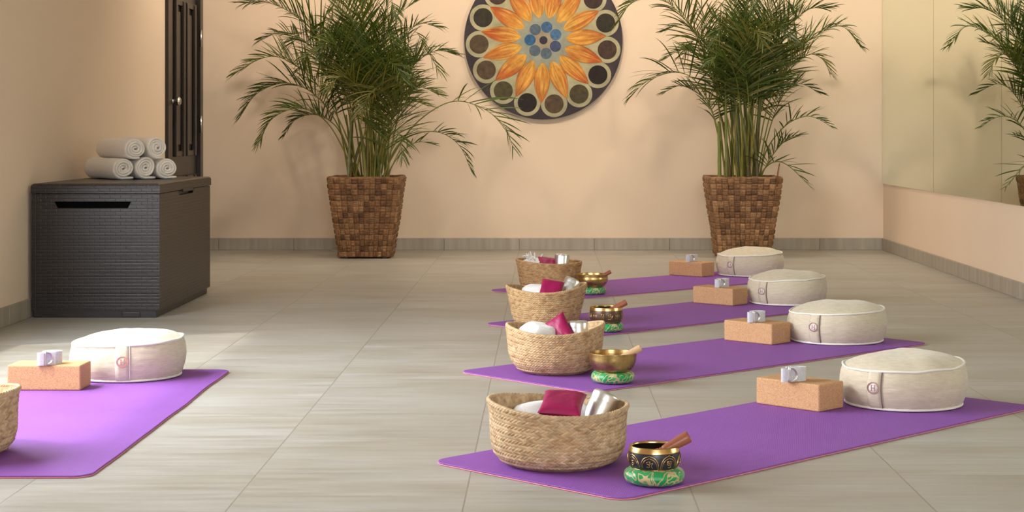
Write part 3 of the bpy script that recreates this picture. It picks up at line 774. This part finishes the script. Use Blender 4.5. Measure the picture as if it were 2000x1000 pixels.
def towel_lump(loc, rx, ry, rz_, label, yaw=0, pitch=0, seed=0, fringe=False):
    root = thing('white_towel', loc, yaw, label, 'towel', 'white towels in the baskets')
    b = MB(); P = []; n, k_ = 36, 40
    for i in range(n+1):
        u = math.pi*i/n; row = []
        for k in range(k_):
            a = 2*math.pi*k/k_; ca, sa_ = math.cos(a), math.sin(a)
            sx = math.copysign(abs(math.sin(u))**.45, 1); cxx = math.copysign(abs(math.cos(u))**.75, math.cos(u))
            y_ = math.copysign(abs(ca)**.8, ca); z_ = math.copysign(abs(sa_)**.8, sa_)
            fold = 1+.05*math.sin(a*6+u*2+seed)*math.sin(u)+.05*mnoise.noise(Vector((ca*2+seed, sa_*2, u*2)))
            row.append(Vector((-cxx*rx, y_*ry*sx*fold, z_*rz_*sx*fold)))
        P.append(row)
    b.grid(P, wrap=True); o = b.build('folded_cloth', M['white_towel'], root); o.rotation_euler = (0, pitch, 0)
    if fringe:
        b = MB(); rnd = random.Random(3)
        for k in range(16):
            a = rnd.uniform(0, 6.28); x0_ = rnd.uniform(-.035, .03); p = Vector((x0_, -.02+rnd.uniform(-.02, .03), rz_*.85)); pts = [p]
            d = Vector((math.cos(a)*.8, -.3+math.sin(a)*.5, .9)).normalized()
            for q in range(6): d = (d+Vector((0, 0, -.28))+Vector((rnd.uniform(-.2, .2),)*3)).normalized(); p = p+d*.0085; pts.append(p)
            b.tube(pts, [.0022, .0026, .0030, .0024, .0034, .0028, .0016], 7)
        b.build('tassel_fringe', M['white_towel'], root)
    return root
def pillow(loc, w, l, t_, rot, label, seed):
    """satin eye pillow: w x l rectangle, plump"""
    b = MB(); n = 26
    for sgn in (1, -1):
        P = []
        for i in range(n+1):
            row = []
            for j in range(n+1):
                u, v = i/n*2-1, j/n*2-1
                q = max(0, (1-abs(u)**4)*(1-abs(v)**4))**.5
                pin = 1-.06*(1-abs(u)**2)*abs(v)-.0; pin2 = 1-.06*(1-abs(v)**2)*abs(u)
                nz_ = mnoise.noise(Vector((u*1.7+seed, v*1.7, sgn)))*.18+mnoise.noise(Vector((u*5+seed, v*5, sgn)))*.06
                row.append(Vector((u*w/2*pin2, v*l/2*pin, sgn*t_/2*q*(1+nz_))))
            P.append(row)
        if sgn < 0: P = P[::-1]
        b.grid(P)
    o = b.build('eye_pillow', M['satin']); o.location = loc; o.rotation_euler = rot
    return tag(o, label, 'eye pillow', 'magenta satin eye pillows in the baskets')
# nearest basket
Bs = [(.030, 4.115), (.032, 5.64), (.003, 6.95), (.018, 8.43)]
wh = ['nearest basket on the right', 'second basket from the front', 'third basket from the front, the flaring one', 'farthest basket']
towel_lump((.015, 4.135, .090), .095, .055, .050, 'white towel rolled inside the '+wh[0], R(0), 0, 1)
pillow((.040, 4.045, .148), .10, .12, .034, (R(16), R(4), R(-8)), 'magenta satin eye pillow in the '+wh[0], 1)
bottle((.090, 4.085, .035), (.40, .22, .89), 'silver metal canister leaning in the '+wh[0], .033, .125)
towel_lump((-.025, 5.57, .105), .058, .066, .062, 'plump white towel inside the '+wh[1], R(25), R(8), 3)
pillow((.045, 5.555, .134), .085, .12, .036, (R(64), R(-34), R(-14)), 'magenta satin eye pillow folded to a peak in the '+wh[1], 5)
bottle((.112, 5.565, .030), (-.06, .06, 1), 'silver metal canister standing in the '+wh[1], .0325, .125)
towel_lump((-.025, 6.94, .120), .07, .07, .048, 'white towel inside the '+wh[2], R(5), 0, 5)
pillow((.022, 6.88, .146), .090, .115, .036, (R(44), R(10), R(-6)), 'magenta satin eye pillow in the '+wh[2], 7)
bottle((.06, 6.93, .080), (.42, .30, .80), 'silver metal canister leaning in the '+wh[2], .035, .105)
towel_lump((-.055, 8.42, .120), .06, .065, .042, 'white towel with tassels inside the '+wh[3], 0, 0, 7, True)
pillow((.007, 8.37, .130), .10, .12, .036, (R(35), R(6), R(-4)), 'magenta satin eye pillow in the '+wh[3], 9)
bottle((.074, 8.38, .060), (.06, .1, 1), 'silver metal canister standing in the '+wh[3], .035, .108)

# ------------------------------------------------------------------ singing bowls
def ring_cushion(x, y, label, r=.067):
    b = MB(); n, k_ = 96, 28; P = []; Rm = r-.0245
    for i in range(k_):
        q = 2*math.pi*i/k_; row = []
        for k in range(n):
            a = 2*math.pi*k/n; pk = 1+.03*math.sin(a*13)+.03*mnoise.noise(Vector((math.cos(a)*2, math.sin(a)*2, x*9)))
            rr = Rm+.0245*math.cos(q)*pk; z = .0185+math.copysign(abs(math.sin(q))**.85, math.sin(q))*.0175*pk
            row.append((rr*math.cos(a), rr*math.sin(a), max(0.0004, z)))
        P.append(row)
    P.append(P[0]); b.grid(P[::-1], wrap=True); o = b.build('ring_cushion', M['silk']); o.location = (x, y, MZ)
    o.rotation_euler = (0, 0, x*20)
    return tag(o, label, 'ring cushion', 'green and gold ring cushions under the bowls')
def bowl(x, y, prof, label, mo, mi_, mrim=None, deco=None, zb=.030):
    """prof: outer (r,z) from base to rim"""
    root = thing('singing_bowl', (x, y, MZ+zb), 0, label, 'singing bowl', 'singing bowls on green cushions')
    N = 40; pts = catmull([(p[0], 0, p[1]) for p in prof], N); out_ = [(p.x, p.z) for p in pts]
    th = .0028; inn = []
    for i, (r_, z_) in enumerate(out_):
        a = out_[max(i-1, 0)]; c = out_[min(i+1, N)]; d = math.hypot(c[0]-a[0], c[1]-a[1]) or 1
        inn.append((max(0, r_-(c[1]-a[1])/d*th), z_+(c[0]-a[0])/d*th))
    b = MB(); b.lathe([(0, out_[0][1])]+out_, 80, 0); b.build('bowl_wall', mo, root)
    b = MB(); b.lathe(inn[::-1]+[(0, inn[0][1])], 80, 0); b.build('bowl_inside', mi_, root)
    R1, Z1 = out_[-1]; R2, Z2 = inn[-1]
    b = MB(); ph = out_[-1][1]
    if mrim:  # raised brass lip band
        k0 = max(i for i, p in enumerate(out_) if p[1] < ph-.0095)
        b.lathe([(p[0]+.0008, p[1]) for p in out_[k0:]]+[(R1+.0004, Z1+.001), ((R1+R2)/2, Z1+.0022), (R2-.0004, Z1+.001), (R2-.0006, Z1-.003)], 80, 0)
    else: b.lathe([(R1, Z1-.001), (R1+.0006, Z1), (R1, Z1+.0012), ((R1+R2)/2, Z1+.0018), (R2, Z1+.0008), (R2, Z1-.002)], 80, 0)
    b.build('bowl_lip', mrim or mo, root)
    if deco:
        b = MB()
        def at(a, z, off=.0006):
            r_ = out_[0][0]
            for (ra, z_a), (rb, z_b) in zip(out_, out_[1:]):
                if z_a <= z <= z_b: r_ = lerp(ra, rb, (z-z_a)/(z_b-z_a+1e-9)); break
            return Vector(((r_+off)*math.cos(a), (r_+off)*math.sin(a), z))
        deco(b, at); b.build('engraving', M['brass'], root)['label'] = 'brass engraved pattern'
    return root
glyphs = [  # strokes in a unit box
    [[(.1, .75), (.5, .95), (.55, .65), (.2, .6), (.5, .45), (.45, .15), (.1, .2)], [(.55, .6), (.9, .7), (.75, .3), (.95, .0)]],
    [[(.1, .9), (.9, .9)], [(.3, .9), (.2, .5), (.55, .4), (.5, .7), (.2, .65)], [(.75, .9), (.75, .1), (.4, .05)]],
    [[(.0, .85), (1., .85)], [(.5, .85), (.5, .55), (.2, .4), (.5, .2), (.8, .4), (.5, .55)], [(.5, .2), (.3, .0)]],
    [[(.15, .9), (.15, .2)], [(.5, .95), (.5, .1)], [(.85, .9), (.85, .2)]],
    [[(.1, .85), (.9, .85)], [(.25, .85), (.25, .45), (.65, .5), (.6, .2), (.2, .1)], [(.8, .85), (.8, .0)]],
]
def glyph(b, at, a0, z0, w, h, g, rad=.0007, r0=.055):
    for st in glyphs[g % len(glyphs)]:
        P = catmull([(p[0], p[1], 0) for p in st], 5*(len(st)-1)) if len(st) > 2 else [Vector((*st[0], 0)), Vector((*[(st[0][k]+st[1][k])/2 for k in (0, 1)], 0)), Vector((*st[1], 0))]
        b.tube([at(a0+(p.x-.5)*w/r0, z0+p.y*h) for p in P], rad, 5)
def deco_arches(b, at):
    n = 8
    for k in range(n):
        ac = R(-90-14)+2*math.pi*k/n; hw = math.pi/n*.97
        for s_, rr in ((1., .0011), (.84, .0007)):
            P = []
            for i in range(25):
                q = -1+2*i/24; z_ = .006+.031*s_*min(1, (1-abs(q)**2.6))**.5+.002*max(0, 1-abs(q)*6); P.append(at(ac+q*hw*s_*.97, max(.006, z_)))
            b.tube(P, rr, 6)
        glyph(b, at, ac, .012, .016, .016, k, .0009)
    for z_ in (.0045, .0062): b.tube([at(2*math.pi*i/80, z_) for i in range(80)], .0009, 6, closed=True)
def deco_text(b, at):
    for k in range(13): glyph(b, at, 2*math.pi*k/13+.1, .017, .0185, .026, k*3+k//2, .0010)
    for z_ in (.010,): b.tube([at(2*math.pi*i/80, z_) for i in range(80)], .0006, 6, closed=True)
round_prof = [(.034, 0), (.043, .0015), (.051, .007), (.0565, .018), (.0575, .031), (.0558, .043), (.0530, .052)]
round3 = [(.038, 0), (.048, .0015), (.057, .009), (.0630, .022), (.0645, .037), (.063, .052), (.0610, .0635)]
open_prof = [(.034, 0), (.048, .003), (.059, .011), (.067, .025), (.0715, .040), (.0725, .052), (.0735, .061)]
open4 = [(.032, 0), (.048, .003), (.061, .012), (.071, .027), (.0745, .041), (.0735, .053), (.0745, .064)]
bp = [(.240, 3.835), (.208, 5.36), (.235, 6.72), (.222, 8.24)]
rl = ['under the dark arched bowl on the nearest mat', 'under the brass bowl with the pale mallet', 'under the brown lettered bowl', 'under the farthest brass bowl']
for (x, y), l_ in zip(bp, rl): ring_cushion(x, y, 'green and gold brocade ring cushion '+l_)
bowl(*bp[0], round_prof, 'dark blue singing bowl with brass arches on the nearest mat', M['bowl_blue'], M['bowl_in'], M['brass'], deco_arches)
bowl(*bp[1], open_prof, 'plain brass singing bowl with pale mallet on the second mat', M['brass_old'], M['brass_old'])
bowl(*bp[2], round3, 'brown singing bowl with brass lettering on the third mat', M['bowl_brown'], M['bowl_in'], M['brass'], deco_text)
bowl(*bp[3], open4, 'plain brass singing bowl on the farthest mat', M['brass_old'], M['brass_old'])
def mallet(tip, direction, L, m, label, felt=False, r=.0125):
    root = thing('mallet', tip, 0, label, 'mallet', 'wooden mallets resting in the singing bowls')
    root.rotation_mode = 'QUATERNION'; root.rotation_quaternion = Vector(direction).to_track_quat('Z', 'Y')
    b = MB()
    if felt: pr = [(0, .045), (r*.7, .045), (r*.62, .047), (r*.72, .050), (r*.60, .052), (r*.74, .055), (r*.8, .06), (r, L*.93), (r*.98, L-.002), (r*.9, L), (r*.28, L), (r*.25, L-.006), (0, L-.006)]
    else: pr = [(0, 0), (r*.6, .001), (r*.75, .004), (r*.85, L*.3), (r, L*.95), (r*.97, L-.002), (r*.88, L), (r*.2, L), (r*.18, L-.004), (0, L-.004)]
    b.lathe(pr, 28); b.build('handle', m, root)
    if felt:
        b = MB(); b.lathe([(0, 0), (r*.75, .001), (r*.85, .005), (r*.85, .040), (r*.75, .0455), (0, .0455)], 24); b.build('striking_head', M['felt'], root)['label'] = 'red felt striking head'
    return root
mallet((.212, 3.815, .056), (.84, .10, .44), .118, M['wood_red'], 'red-brown wooden mallet with red felt head in the dark arched bowl', True, .0135)
mallet((.205, 5.335, .070), (.84, .12, .42), .100, M['wood_pale'], 'pale wooden mallet resting in the plain brass bowl', False, .0115)
mallet((.215, 6.70, .070), (.82, .10, .42), .110, M['wood_red'], 'reddish wooden mallet resting in the brown lettered bowl', False, .0120)
mallet((.235, 8.22, .074), (.78, .10, .42), .085, M['wood_red'], 'small reddish mallet resting in the farthest brass bowl', False, .0100)

# ------------------------------------------------------------------ potted palms
def planter(root, seed, rz=0):
    rnd = random.Random(seed); b = MB(); H = .483; bt, tp = .155, .222; nc, nrw, sub = 12, 14, 9
    cols = [(.29, .135, .05), (.34, .17, .068), (.22, .10, .037), (.40, .21, .09), (.31, .15, .06), (.18, .078, .03)]
    for side in range(4):
        cell = {}
        P = []; Cc = []
        for i in range(nrw*sub+1):
            v = i/(nrw*sub); row = []; cr = []; hw = lerp(bt, tp, v)+.001*math.sin(v*9+seed)
            for j in range(nc*sub+1):
                u = j/(nc*sub); ci, cj = min(int(v*nrw), nrw-1), min(int(u*nc), nc-1); fu, fv = u*nc-cj, v*nrw-ci
                if (ci, cj) not in cell: cell[ci, cj] = (rnd.choice(cols), rnd.uniform(.8, 1.2), rnd.uniform(-.002, .003), rnd.choice((2, 2, 3)))
                c_, br_, dz, ns = cell[ci, cj]
                if (ci+cj) % 2: f1, f2 = fv, fu
                else: f1, f2 = fu, fv
                edge = (max(0, 1-abs(2*f2-1)**4))**.5; rib = .45+.55*abs(math.sin(math.pi*f1*ns))**.4
                gap = min(1, min(f1, 1-f1)*9)
                d = (.0105+dz)*edge*rib*gap
                taper = min(1, min(u, 1-u)*14)
                x = (u*2-1)*hw; y = -(hw+d*taper-.002)
                a = side*math.pi/2; q = Vector((x*math.cos(a)-y*math.sin(a), x*math.sin(a)+y*math.cos(a), .008+v*H))
                row.append(q); cc = tuple(min(1, z*br_) for z in c_); cr.append(cc)
            P.append(row); Cc.append(cr)
        b.grid(P, 0, Cc)
    # inner wall and rolled rim
    for side in range(4):
        a = side*math.pi/2; P = []
        for v in (1, .9, .8):
            hw = lerp(bt, tp, v)-.016; row = []
            for j in range(13):
                x = (j/12*2-1)*hw; y = -hw; row.append(Vector((x*math.cos(a)-y*math.sin(a), x*math.sin(a)+y*math.cos(a), .008+v*H)))
            P.append(row)
        b.grid(P, 0, [[(.12, .05, .02)]*13]*3)
    pl = b.build('planter', M['planter'], root, colors=True)
    b = MB(); pts = []; w = tp-.007; n = 26; cs = []
    for side in range(4):
        a = side*math.pi/2
        for j in range(n):
            x = (j/n*2-1)*w; y = -w; k = .006*mnoise.noise(Vector((side, j*.4, seed))); pts.append((x*math.cos(a)-y*math.sin(a), x*math.sin(a)+y*math.cos(a), .490+k)); cs.append(rnd.choice(cols[:3]))
    b.tube(pts, .0095, 8, col=cs, closed=True); b.build('planter_rim', M['planter'], root, colors=True)
    b = MB(); b.box((-bt+.004, -bt+.004, .008), (bt-.004, bt-.004, .02)); 
    for sx in (-1, 1):
        for sy in (-1, 1): b.box((sx*.12-.015, sy*.12-.015, 0), (sx*.12+.015, sy*.12+.015, .01))
    b.build('planter_base', M['plastic'], root)
    b = MB(); hs = lerp(bt, tp, .88)-.014; P = []
    for i in range(21):
        P.append([Vector(((i/20*2-1)*hs, (j/20*2-1)*hs, .440+.012*mnoise.noise(Vector((i*.5, j*.5, seed))))) for j in range(21)])
    b.grid(P); b.build('soil', M['soil'], root)
def frond(root, pts, ll, seed, start=.42, droop=.35, roll=0., col=0, dens=.0165, keep=1.):
    """pts: rachis control points relative to the planter; ll: longest leaflet; leaves from start..1"""
    rnd = random.Random(seed); N = 70; C_ = catmull(pts, N); b = MB()
    L = [0.]
    for a, c in zip(C_, C_[1:]): L.append(L[-1]+(c-a).length)
    T = L[-1]; stem_c = mixc((.24, .27, .04), (.42, .33, .07), rnd.random()); tip_c = (.08, .16, .02)
    cs = [mixc(stem_c, tip_c, max(0, l/T*1.4-.4)) for l in L]
    b.tube(C_, [lerp(.0062, .0012, (l/T)**.8) for l in L], 6, col=cs)
    base = [(.026, .050, .007), (.040, .070, .009), (.058, .085, .011), (.085, .10, .016)][col]
    lite = [(.080, .120, .018), (.105, .155, .022), (.14, .175, .028), (.20, .17, .035)][col]
    def at(s):
        s = min(max(s, 0), T-1e-6); lo = 0
        while L[lo+1] < s: lo += 1
        t_ = (s-L[lo])/(L[lo+1]-L[lo]+1e-9); return C_[lo].lerp(C_[lo+1], t_), (C_[min(lo+2, N)]-C_[max(lo-1, 0)]).normalized()
    s = T*start; cnt = 0
    while s < T*.995:
        w = max(0., (s/T-start)/(1-start)); p, tg = at(s)
        up = Vector((0, 0, 1)); nrm = up-tg*up.dot(tg)
        if nrm.length < .2: nrm = Vector((0, -1, 0))-tg*Vector((0, -1, 0)).dot(tg)
        nrm.normalize(); side = tg.cross(nrm)
        rm = Matrix.Rotation(roll, 3, tg); nrm = rm @ nrm; side = rm @ side
        ln = ll*(.45+.55*math.sin(math.pi*min(1, w*1.25+.18)))*(1 if w < .75 else lerp(1, .62, (w-.75)*4))
        for sg in (-1, 1):
            if rnd.random() > keep: continue
            an = R(lerp(66, 27, w**.8)+rnd.uniform(-9, 9)); v_ = R(28+rnd.uniform(-22, 22))
            d = (tg*math.cos(an)+(side*sg*math.cos(v_)+nrm*math.sin(v_))*math.sin(an)).normalized()
            l_ = ln*rnd.uniform(1.0, 1.35); wd = rnd.uniform(.0036, .0058)*(1-.3*w); q = p.copy(); seg = 6
            wv = tg-d*tg.dot(d)
            if wv.length < .05: wv = d.orthogonal()
            wv.normalize(); wv = Matrix.Rotation(rnd.uniform(-.7, .7), 3, d) @ wv
            bend = droop*rnd.uniform(.5, 1.7); c0 = mixc(base, lite, rnd.random()**1.3); brown = rnd.random() < (.10 if col < 3 else .35)
            vs = []; vc_ = []
            for i in range(seg+1):
                u = i/seg; ww = wd*max(.04, math.sin(math.pi*min(1, .12+u*.86))**.75); f_ = d.cross(wv)*ww*.30
                vs += [q-wv*ww+f_, q, q+wv*ww+f_]; cc = mixc(c0, lite, .25*u)
                if brown and u > .7: cc = mixc(cc, (.26, .14, .04), (u-.7)*3)
                vc_ += [cc]*3
                d = (d+Vector((0, 0, -1))*bend/seg*(.5+u)).normalized(); q = q+d*l_/seg; wv = (wv-d*wv.dot(d)).normalized()
            fs = []
            for i in range(seg): fs += [(i*3, i*3+1, i*3+4, i*3+3), (i*3+1, i*3+2, i*3+5, i*3+4)]
            b.add(vs, fs, 0, vc_)
        s += dens*rnd.uniform(.75, 1.25); cnt += 1
    return b.build('frond', M['leaf'], root, colors=True)
def palm(cx, cy, label, spec, seed, fills, canes):
    root = thing('potted_palm', (cx, cy, 0), 0, label, 'potted plant', 'areca palms in woven planters')
    planter(root, seed); rnd = random.Random(seed)
    for k, (x, y, top, r_, lean) in enumerate(canes):
        b = MB(); P = [(x+lean*u*u, y+.02*u, .44+(top)*u) for u in [i/8 for i in range(9)]]
        c0 = rnd.choice([(.26, .16, .07), (.20, .22, .05), (.32, .28, .08), (.12, .07, .04), (.36, .33, .23)])
        b.tube(P, [r_*(1-.35*i/8)*(1.10 if i % 3 == 0 else 1) for i in range(9)], 10, col=[mixc(c0, (.17, .22, .04), i/8*.8) for i in range(9)])
        b.build('cane', M['cane'], root, colors=True)
    for k, (pts, yo, ll, kw) in enumerate(spec):
        n = len(pts); P = []
        for i, (x, z) in enumerate(pts):
            u = i/(n-1); P.append((x, lerp(rnd.uniform(-.08, .06), yo, u**.8), z))
        frond(root, P, ll*1.15, seed*100+k, **kw)
    for k, (x1, z1, y1, sag) in enumerate(fills):
        x0, y0 = rnd.uniform(-.11, .11)+x1*.08, rnd.uniform(-.09, .08)
        P = [(x0, y0, .45), (lerp(x0, x1, .18), lerp(y0, y1, .2), lerp(.45, z1+sag, .38)), (lerp(x0, x1, .42), lerp(y0, y1, .45), lerp(.45, z1+sag, .74)),
             (lerp(x0, x1, .72), lerp(y0, y1, .75), lerp(.45, z1+sag, .97)), (x1, y1, z1)]
        frond(root, P, rnd.uniform(.20, .30), seed*100+50+k, start=rnd.uniform(.40, .5), droop=rnd.uniform(.25, .6), roll=rnd.uniform(-.9, .9), col=rnd.choice((0, 0, 1, 1, 2, 2, 3)), keep=.80)
    return root
# rachis points: metres right of the planter centre, metres above the floor
def cv(org, sc, pts, cx):   # survey of the plant against the wall: grid squares to metres
    k = 10.745/3400; return [((org[0]+x/sc-cx)*k, .785-(org[1]+y/sc-253)*k) for x, y in pts]
LP = lambda *p: cv((420, 0), 2.778, p, 717)
RP = lambda *p: cv((1180, 0), 2.63, p, 1449)
a = dict
left_spec = [
    (LP((800, 1020), (700, 700), (560, 460), (390, 325), (260, 320), (110, 410)), -.10, .20, a(start=.45, droop=.35, roll=-.3, col=2)),
    (LP((790, 1020), (680, 700), (560, 520), (410, 455), (260, 510), (165, 650)), -.25, .20, a(start=.42, droop=.4, roll=.2, col=0)),
    (LP((780, 1020), (700, 800), (610, 650), (480, 590), (340, 650), (270, 800)), -.30, .16, a(start=.48, droop=.5, col=1)),
    (LP((770, 1020), (690, 760), (620, 660), (520, 620), (420, 650), (355, 735)), .15, .13, a(start=.55, droop=.5, col=0)),
    (LP((820, 1020), (760, 600), (600, 260), (440, 90), (280, 10), (150, 15)), .05, .25, a(start=.42, droop=.5, roll=.4, col=1)),
    (LP((800, 1020), (740, 600), (580, 320), (440, 200), (330, 170), (220, 205)), .20, .22, a(start=.45, droop=.4, roll=-.5, col=0)),
    (LP((830, 1020), (800, 500), (700, 120), (590, -90), (500, -150)), .10, .30, a(start=.36, droop=.3, roll=.9, col=1)),
    (LP((850, 1020), (840, 400), (800, 50), (760, -180)), -.15, .30, a(start=.36, droop=.3, roll=-.9, col=2)),
    (LP((850, 1020), (860, 500), (900, 250), (980, 90), (1110, -10)), .05, .26, a(start=.42, droop=.25, roll=.3, col=1)),
    (LP((860, 1020), (900, 520), (1000, 260), (1110, 140), (1225, 160)), -.2, .22, a(start=.42, droop=.35, roll=-.2, col=1)),
    (LP((870, 1020), (930, 620), (1050, 380), (1190, 275), (1325, 300)), .1, .18, a(start=.42, droop=.4, roll=.2, col=0)),
    (LP((880, 1020), (950, 700), (1040, 540), (1130, 480), (1230, 520)), -.3, .20, a(start=.44, droop=.35, col=2)),
    (LP((900, 1020), (960, 860), (1100, 670), (1280, 556), (1440, 580), (1570, 680), (1625, 810)), -.25, .24, a(start=.58, droop=.35, roll=.25, col=1, dens=.032)),
    (LP((900, 1020), (970, 820), (1080, 730), (1220, 718), (1330, 790), (1400, 935)), -.1, .13, a(start=.6, droop=.6, col=0, dens=.03)),
    (LP((930, 1020), (960, 900), (1040, 800), (1110, 770), (1205, 790)), .1, .09, a(start=.6, droop=.4, col=1, dens=.03)),
    (LP((880, 1020), (930, 760), (960, 600), (940, 500), (880, 520), (840, 640)), -.55, .25, a(start=.45, droop=.5, col=3)),
    (LP((890, 1020), (930, 860), (975, 730), (1020, 720), (1050, 850)), -.45, .22, a(start=.42, droop=.5, col=2)),
    (LP((860, 1020), (860, 700), (820, 500), (730, 430), (660, 520)), -.6, .22, a(start=.45, droop=.5, col=3)),
    (LP((870, 1020), (890, 600), (930, 400), (1000, 360), (1060, 450)), -.5, .22, a(start=.45, droop=.45, col=1)),
    (LP((830, 1020), (780, 560), (720, 300), (640, 250), (560, 330)), -.5, .24, a(start=.45, droop=.45, col=2)),
    (LP((850, 1020), (860, 560), (900, 260), (960, 190), (1010, 260)), -.5, .24, a(start=.45, droop=.4, col=0)),
    (LP((890, 1020), (930, 800), (1000, 660), (1090, 560), (1180, 580)), -.35, .2, a(start=.45, droop=.4, col=2)),
]
lf = [(-.35, 1.35, .1, .15), (-.2, 1.5, -.2, .15), (0, 1.6, .1, .12), (.2, 1.45, -.1, .15), (.35, 1.3, .15, .12), (-.45, 1.15, .2, .15), (.45, 1.15, -.2, .15),
      (-.25, 1.2, -.35, .2), (.3, 1.05, -.3, .2), (-.5, 1.3, .1, .12), (.15, 1.15, .25, .15), (-.15, 1.35, .25, .15)]
rr_ = random.Random(77)
lcanes = [(rr_.uniform(-.13, .13), rr_.uniform(-.1, .1), rr_.uniform(.25, .6), rr_.uniform(.006, .012), rr_.uniform(-.05, .05)) for _ in range(16)]
palm(-1.10, 10.745, 'tall areca palm in a square woven planter left of the painted wall disc', left_spec, 3, lf, lcanes)
right_spec = [
    (RP((700, 980), (640, 650), (540, 330), (420, 120), (290, 5), (150, 10), (60, 130)), -.15, .22, a(start=.5, droop=.55, roll=.3, col=2)),
    (RP((640, 980), (590, 720), (530, 520), (440, 400), (330, 378), (200, 430), (120, 510)), -.2, .22, a(start=.58, droop=.6, roll=.3, col=1, dens=.032)),
    (RP((640, 980), (590, 700), (540, 540), (470, 470), (390, 440), (300, 480)), .1, .15, a(start=.5, droop=.3, col=0)),
    (RP((670, 980), (630, 640), (560, 420), (470, 290), (390, 260), (300, 310)), -.1, .2, a(start=.5, droop=.45, col=1)),
    (RP((680, 980), (650, 560), (580, 300), (480, 160), (400, 120), (320, 150)), .2, .2, a(start=.45, droop=.4, col=0)),
    (RP((720, 980), (720, 500), (690, 180), (640, -60)), .1, .3, a(start=.4, droop=.3, roll=.9, col=1)),
    (RP((740, 980), (770, 460), (820, 120), (900, -120)), -.1, .3, a(start=.4, droop=.3, roll=-.9, col=0)),
    (RP((750, 980), (810, 500), (920, 200), (1050, 50), (1180, 35)), .1, .24, a(start=.45, droop=.35, roll=-.3, col=1)),
    (RP((760, 980), (830, 560), (960, 300), (1090, 180), (1210, 140), (1300, 240)), -.1, .2, a(start=.45, droop=.55, roll=.3, col=1)),
    (RP((770, 980), (840, 600), (930, 380), (1020, 290), (1090, 310), (1130, 390)), -.25, .18, a(start=.55, droop=.4, col=3)),
    (RP((780, 980), (840, 700), (920, 500), (1010, 430), (1120, 475)), .1, .17, a(start=.5, droop=.3, col=0)),
    (RP((780, 980), (830, 780), (920, 650), (1010, 600), (1080, 610), (1160, 660)), -.15, .13, a(start=.55, droop=.4, col=1, dens=.035)),
    (RP((790, 980), (810, 880), (860, 830), (930, 850), (1040, 960)), -.2, .13, a(start=.45, droop=.25, col=1, dens=.04)),
    (RP((780, 980), (820, 850), (880, 760), (930, 710), (1000, 690)), -.2, .14, a(start=.4, droop=.4, col=0)),
    (RP((700, 980), (690, 620), (640, 380), (560, 300), (490, 350)), -.5, .2, a(start=.5, droop=.5, col=1)),
    (RP((740, 980), (760, 560), (790, 250), (840, 160), (900, 230)), -.5, .25, a(start=.5, droop=.45, col=0)),
    (RP((730, 980), (720, 560), (690, 300), (720, 180), (760, 260)), -.6, .24, a(start=.5, droop=.5, col=3)),
    (RP((700, 980), (680, 600), (640, 330), (600, 140), (540, 60)), 0, .24, a(start=.45, droop=.35, col=2)),
    (RP((760, 980), (800, 560), (880, 260), (940, 100), (1040, -30)), .1, .24, a(start=.45, droop=.3, roll=.5, col=1)),
    (RP((760, 980), (800, 640), (870, 420), (960, 260), (1060, 200)), .25, .2, a(start=.5, droop=.4, col=0)),
]
rf = [(-.3, 1.45, .1, .12), (-.1, 1.6, -.1, .12), (.1, 1.6, .1, .12), (.3, 1.5, -.1, .12), (-.2, 1.3, -.25, .15), (.15, 1.35, -.3, .15), (.35, 1.35, .2, .12), (-.35, 1.25, .1, .12), (0, 1.4, .2, .12), (.05, 1.5, -.3, .15), (.22, 1.25, .1, .12), (-.12, 1.15, .1, .12)]
rcanes = [(rr_.uniform(-.15, .12), rr_.uniform(-.1, .1), rr_.uniform(.35, .75), rr_.uniform(.007, .013), rr_.uniform(-.06, .05)) for _ in range(16)]
pr_ = palm(1.214, 10.745, 'tall areca palm in a square woven planter right of the painted wall disc', right_spec, 8, rf, rcanes)
b = MB(); b.tube([(.185, -.235, .44), (.19, -.232, .52), (.205, -.20, .58)], [.004, .005, .003], 8, col=(.20, .08, .03)); b.build('dry_stalk', M['cane'], pr_, colors=True)
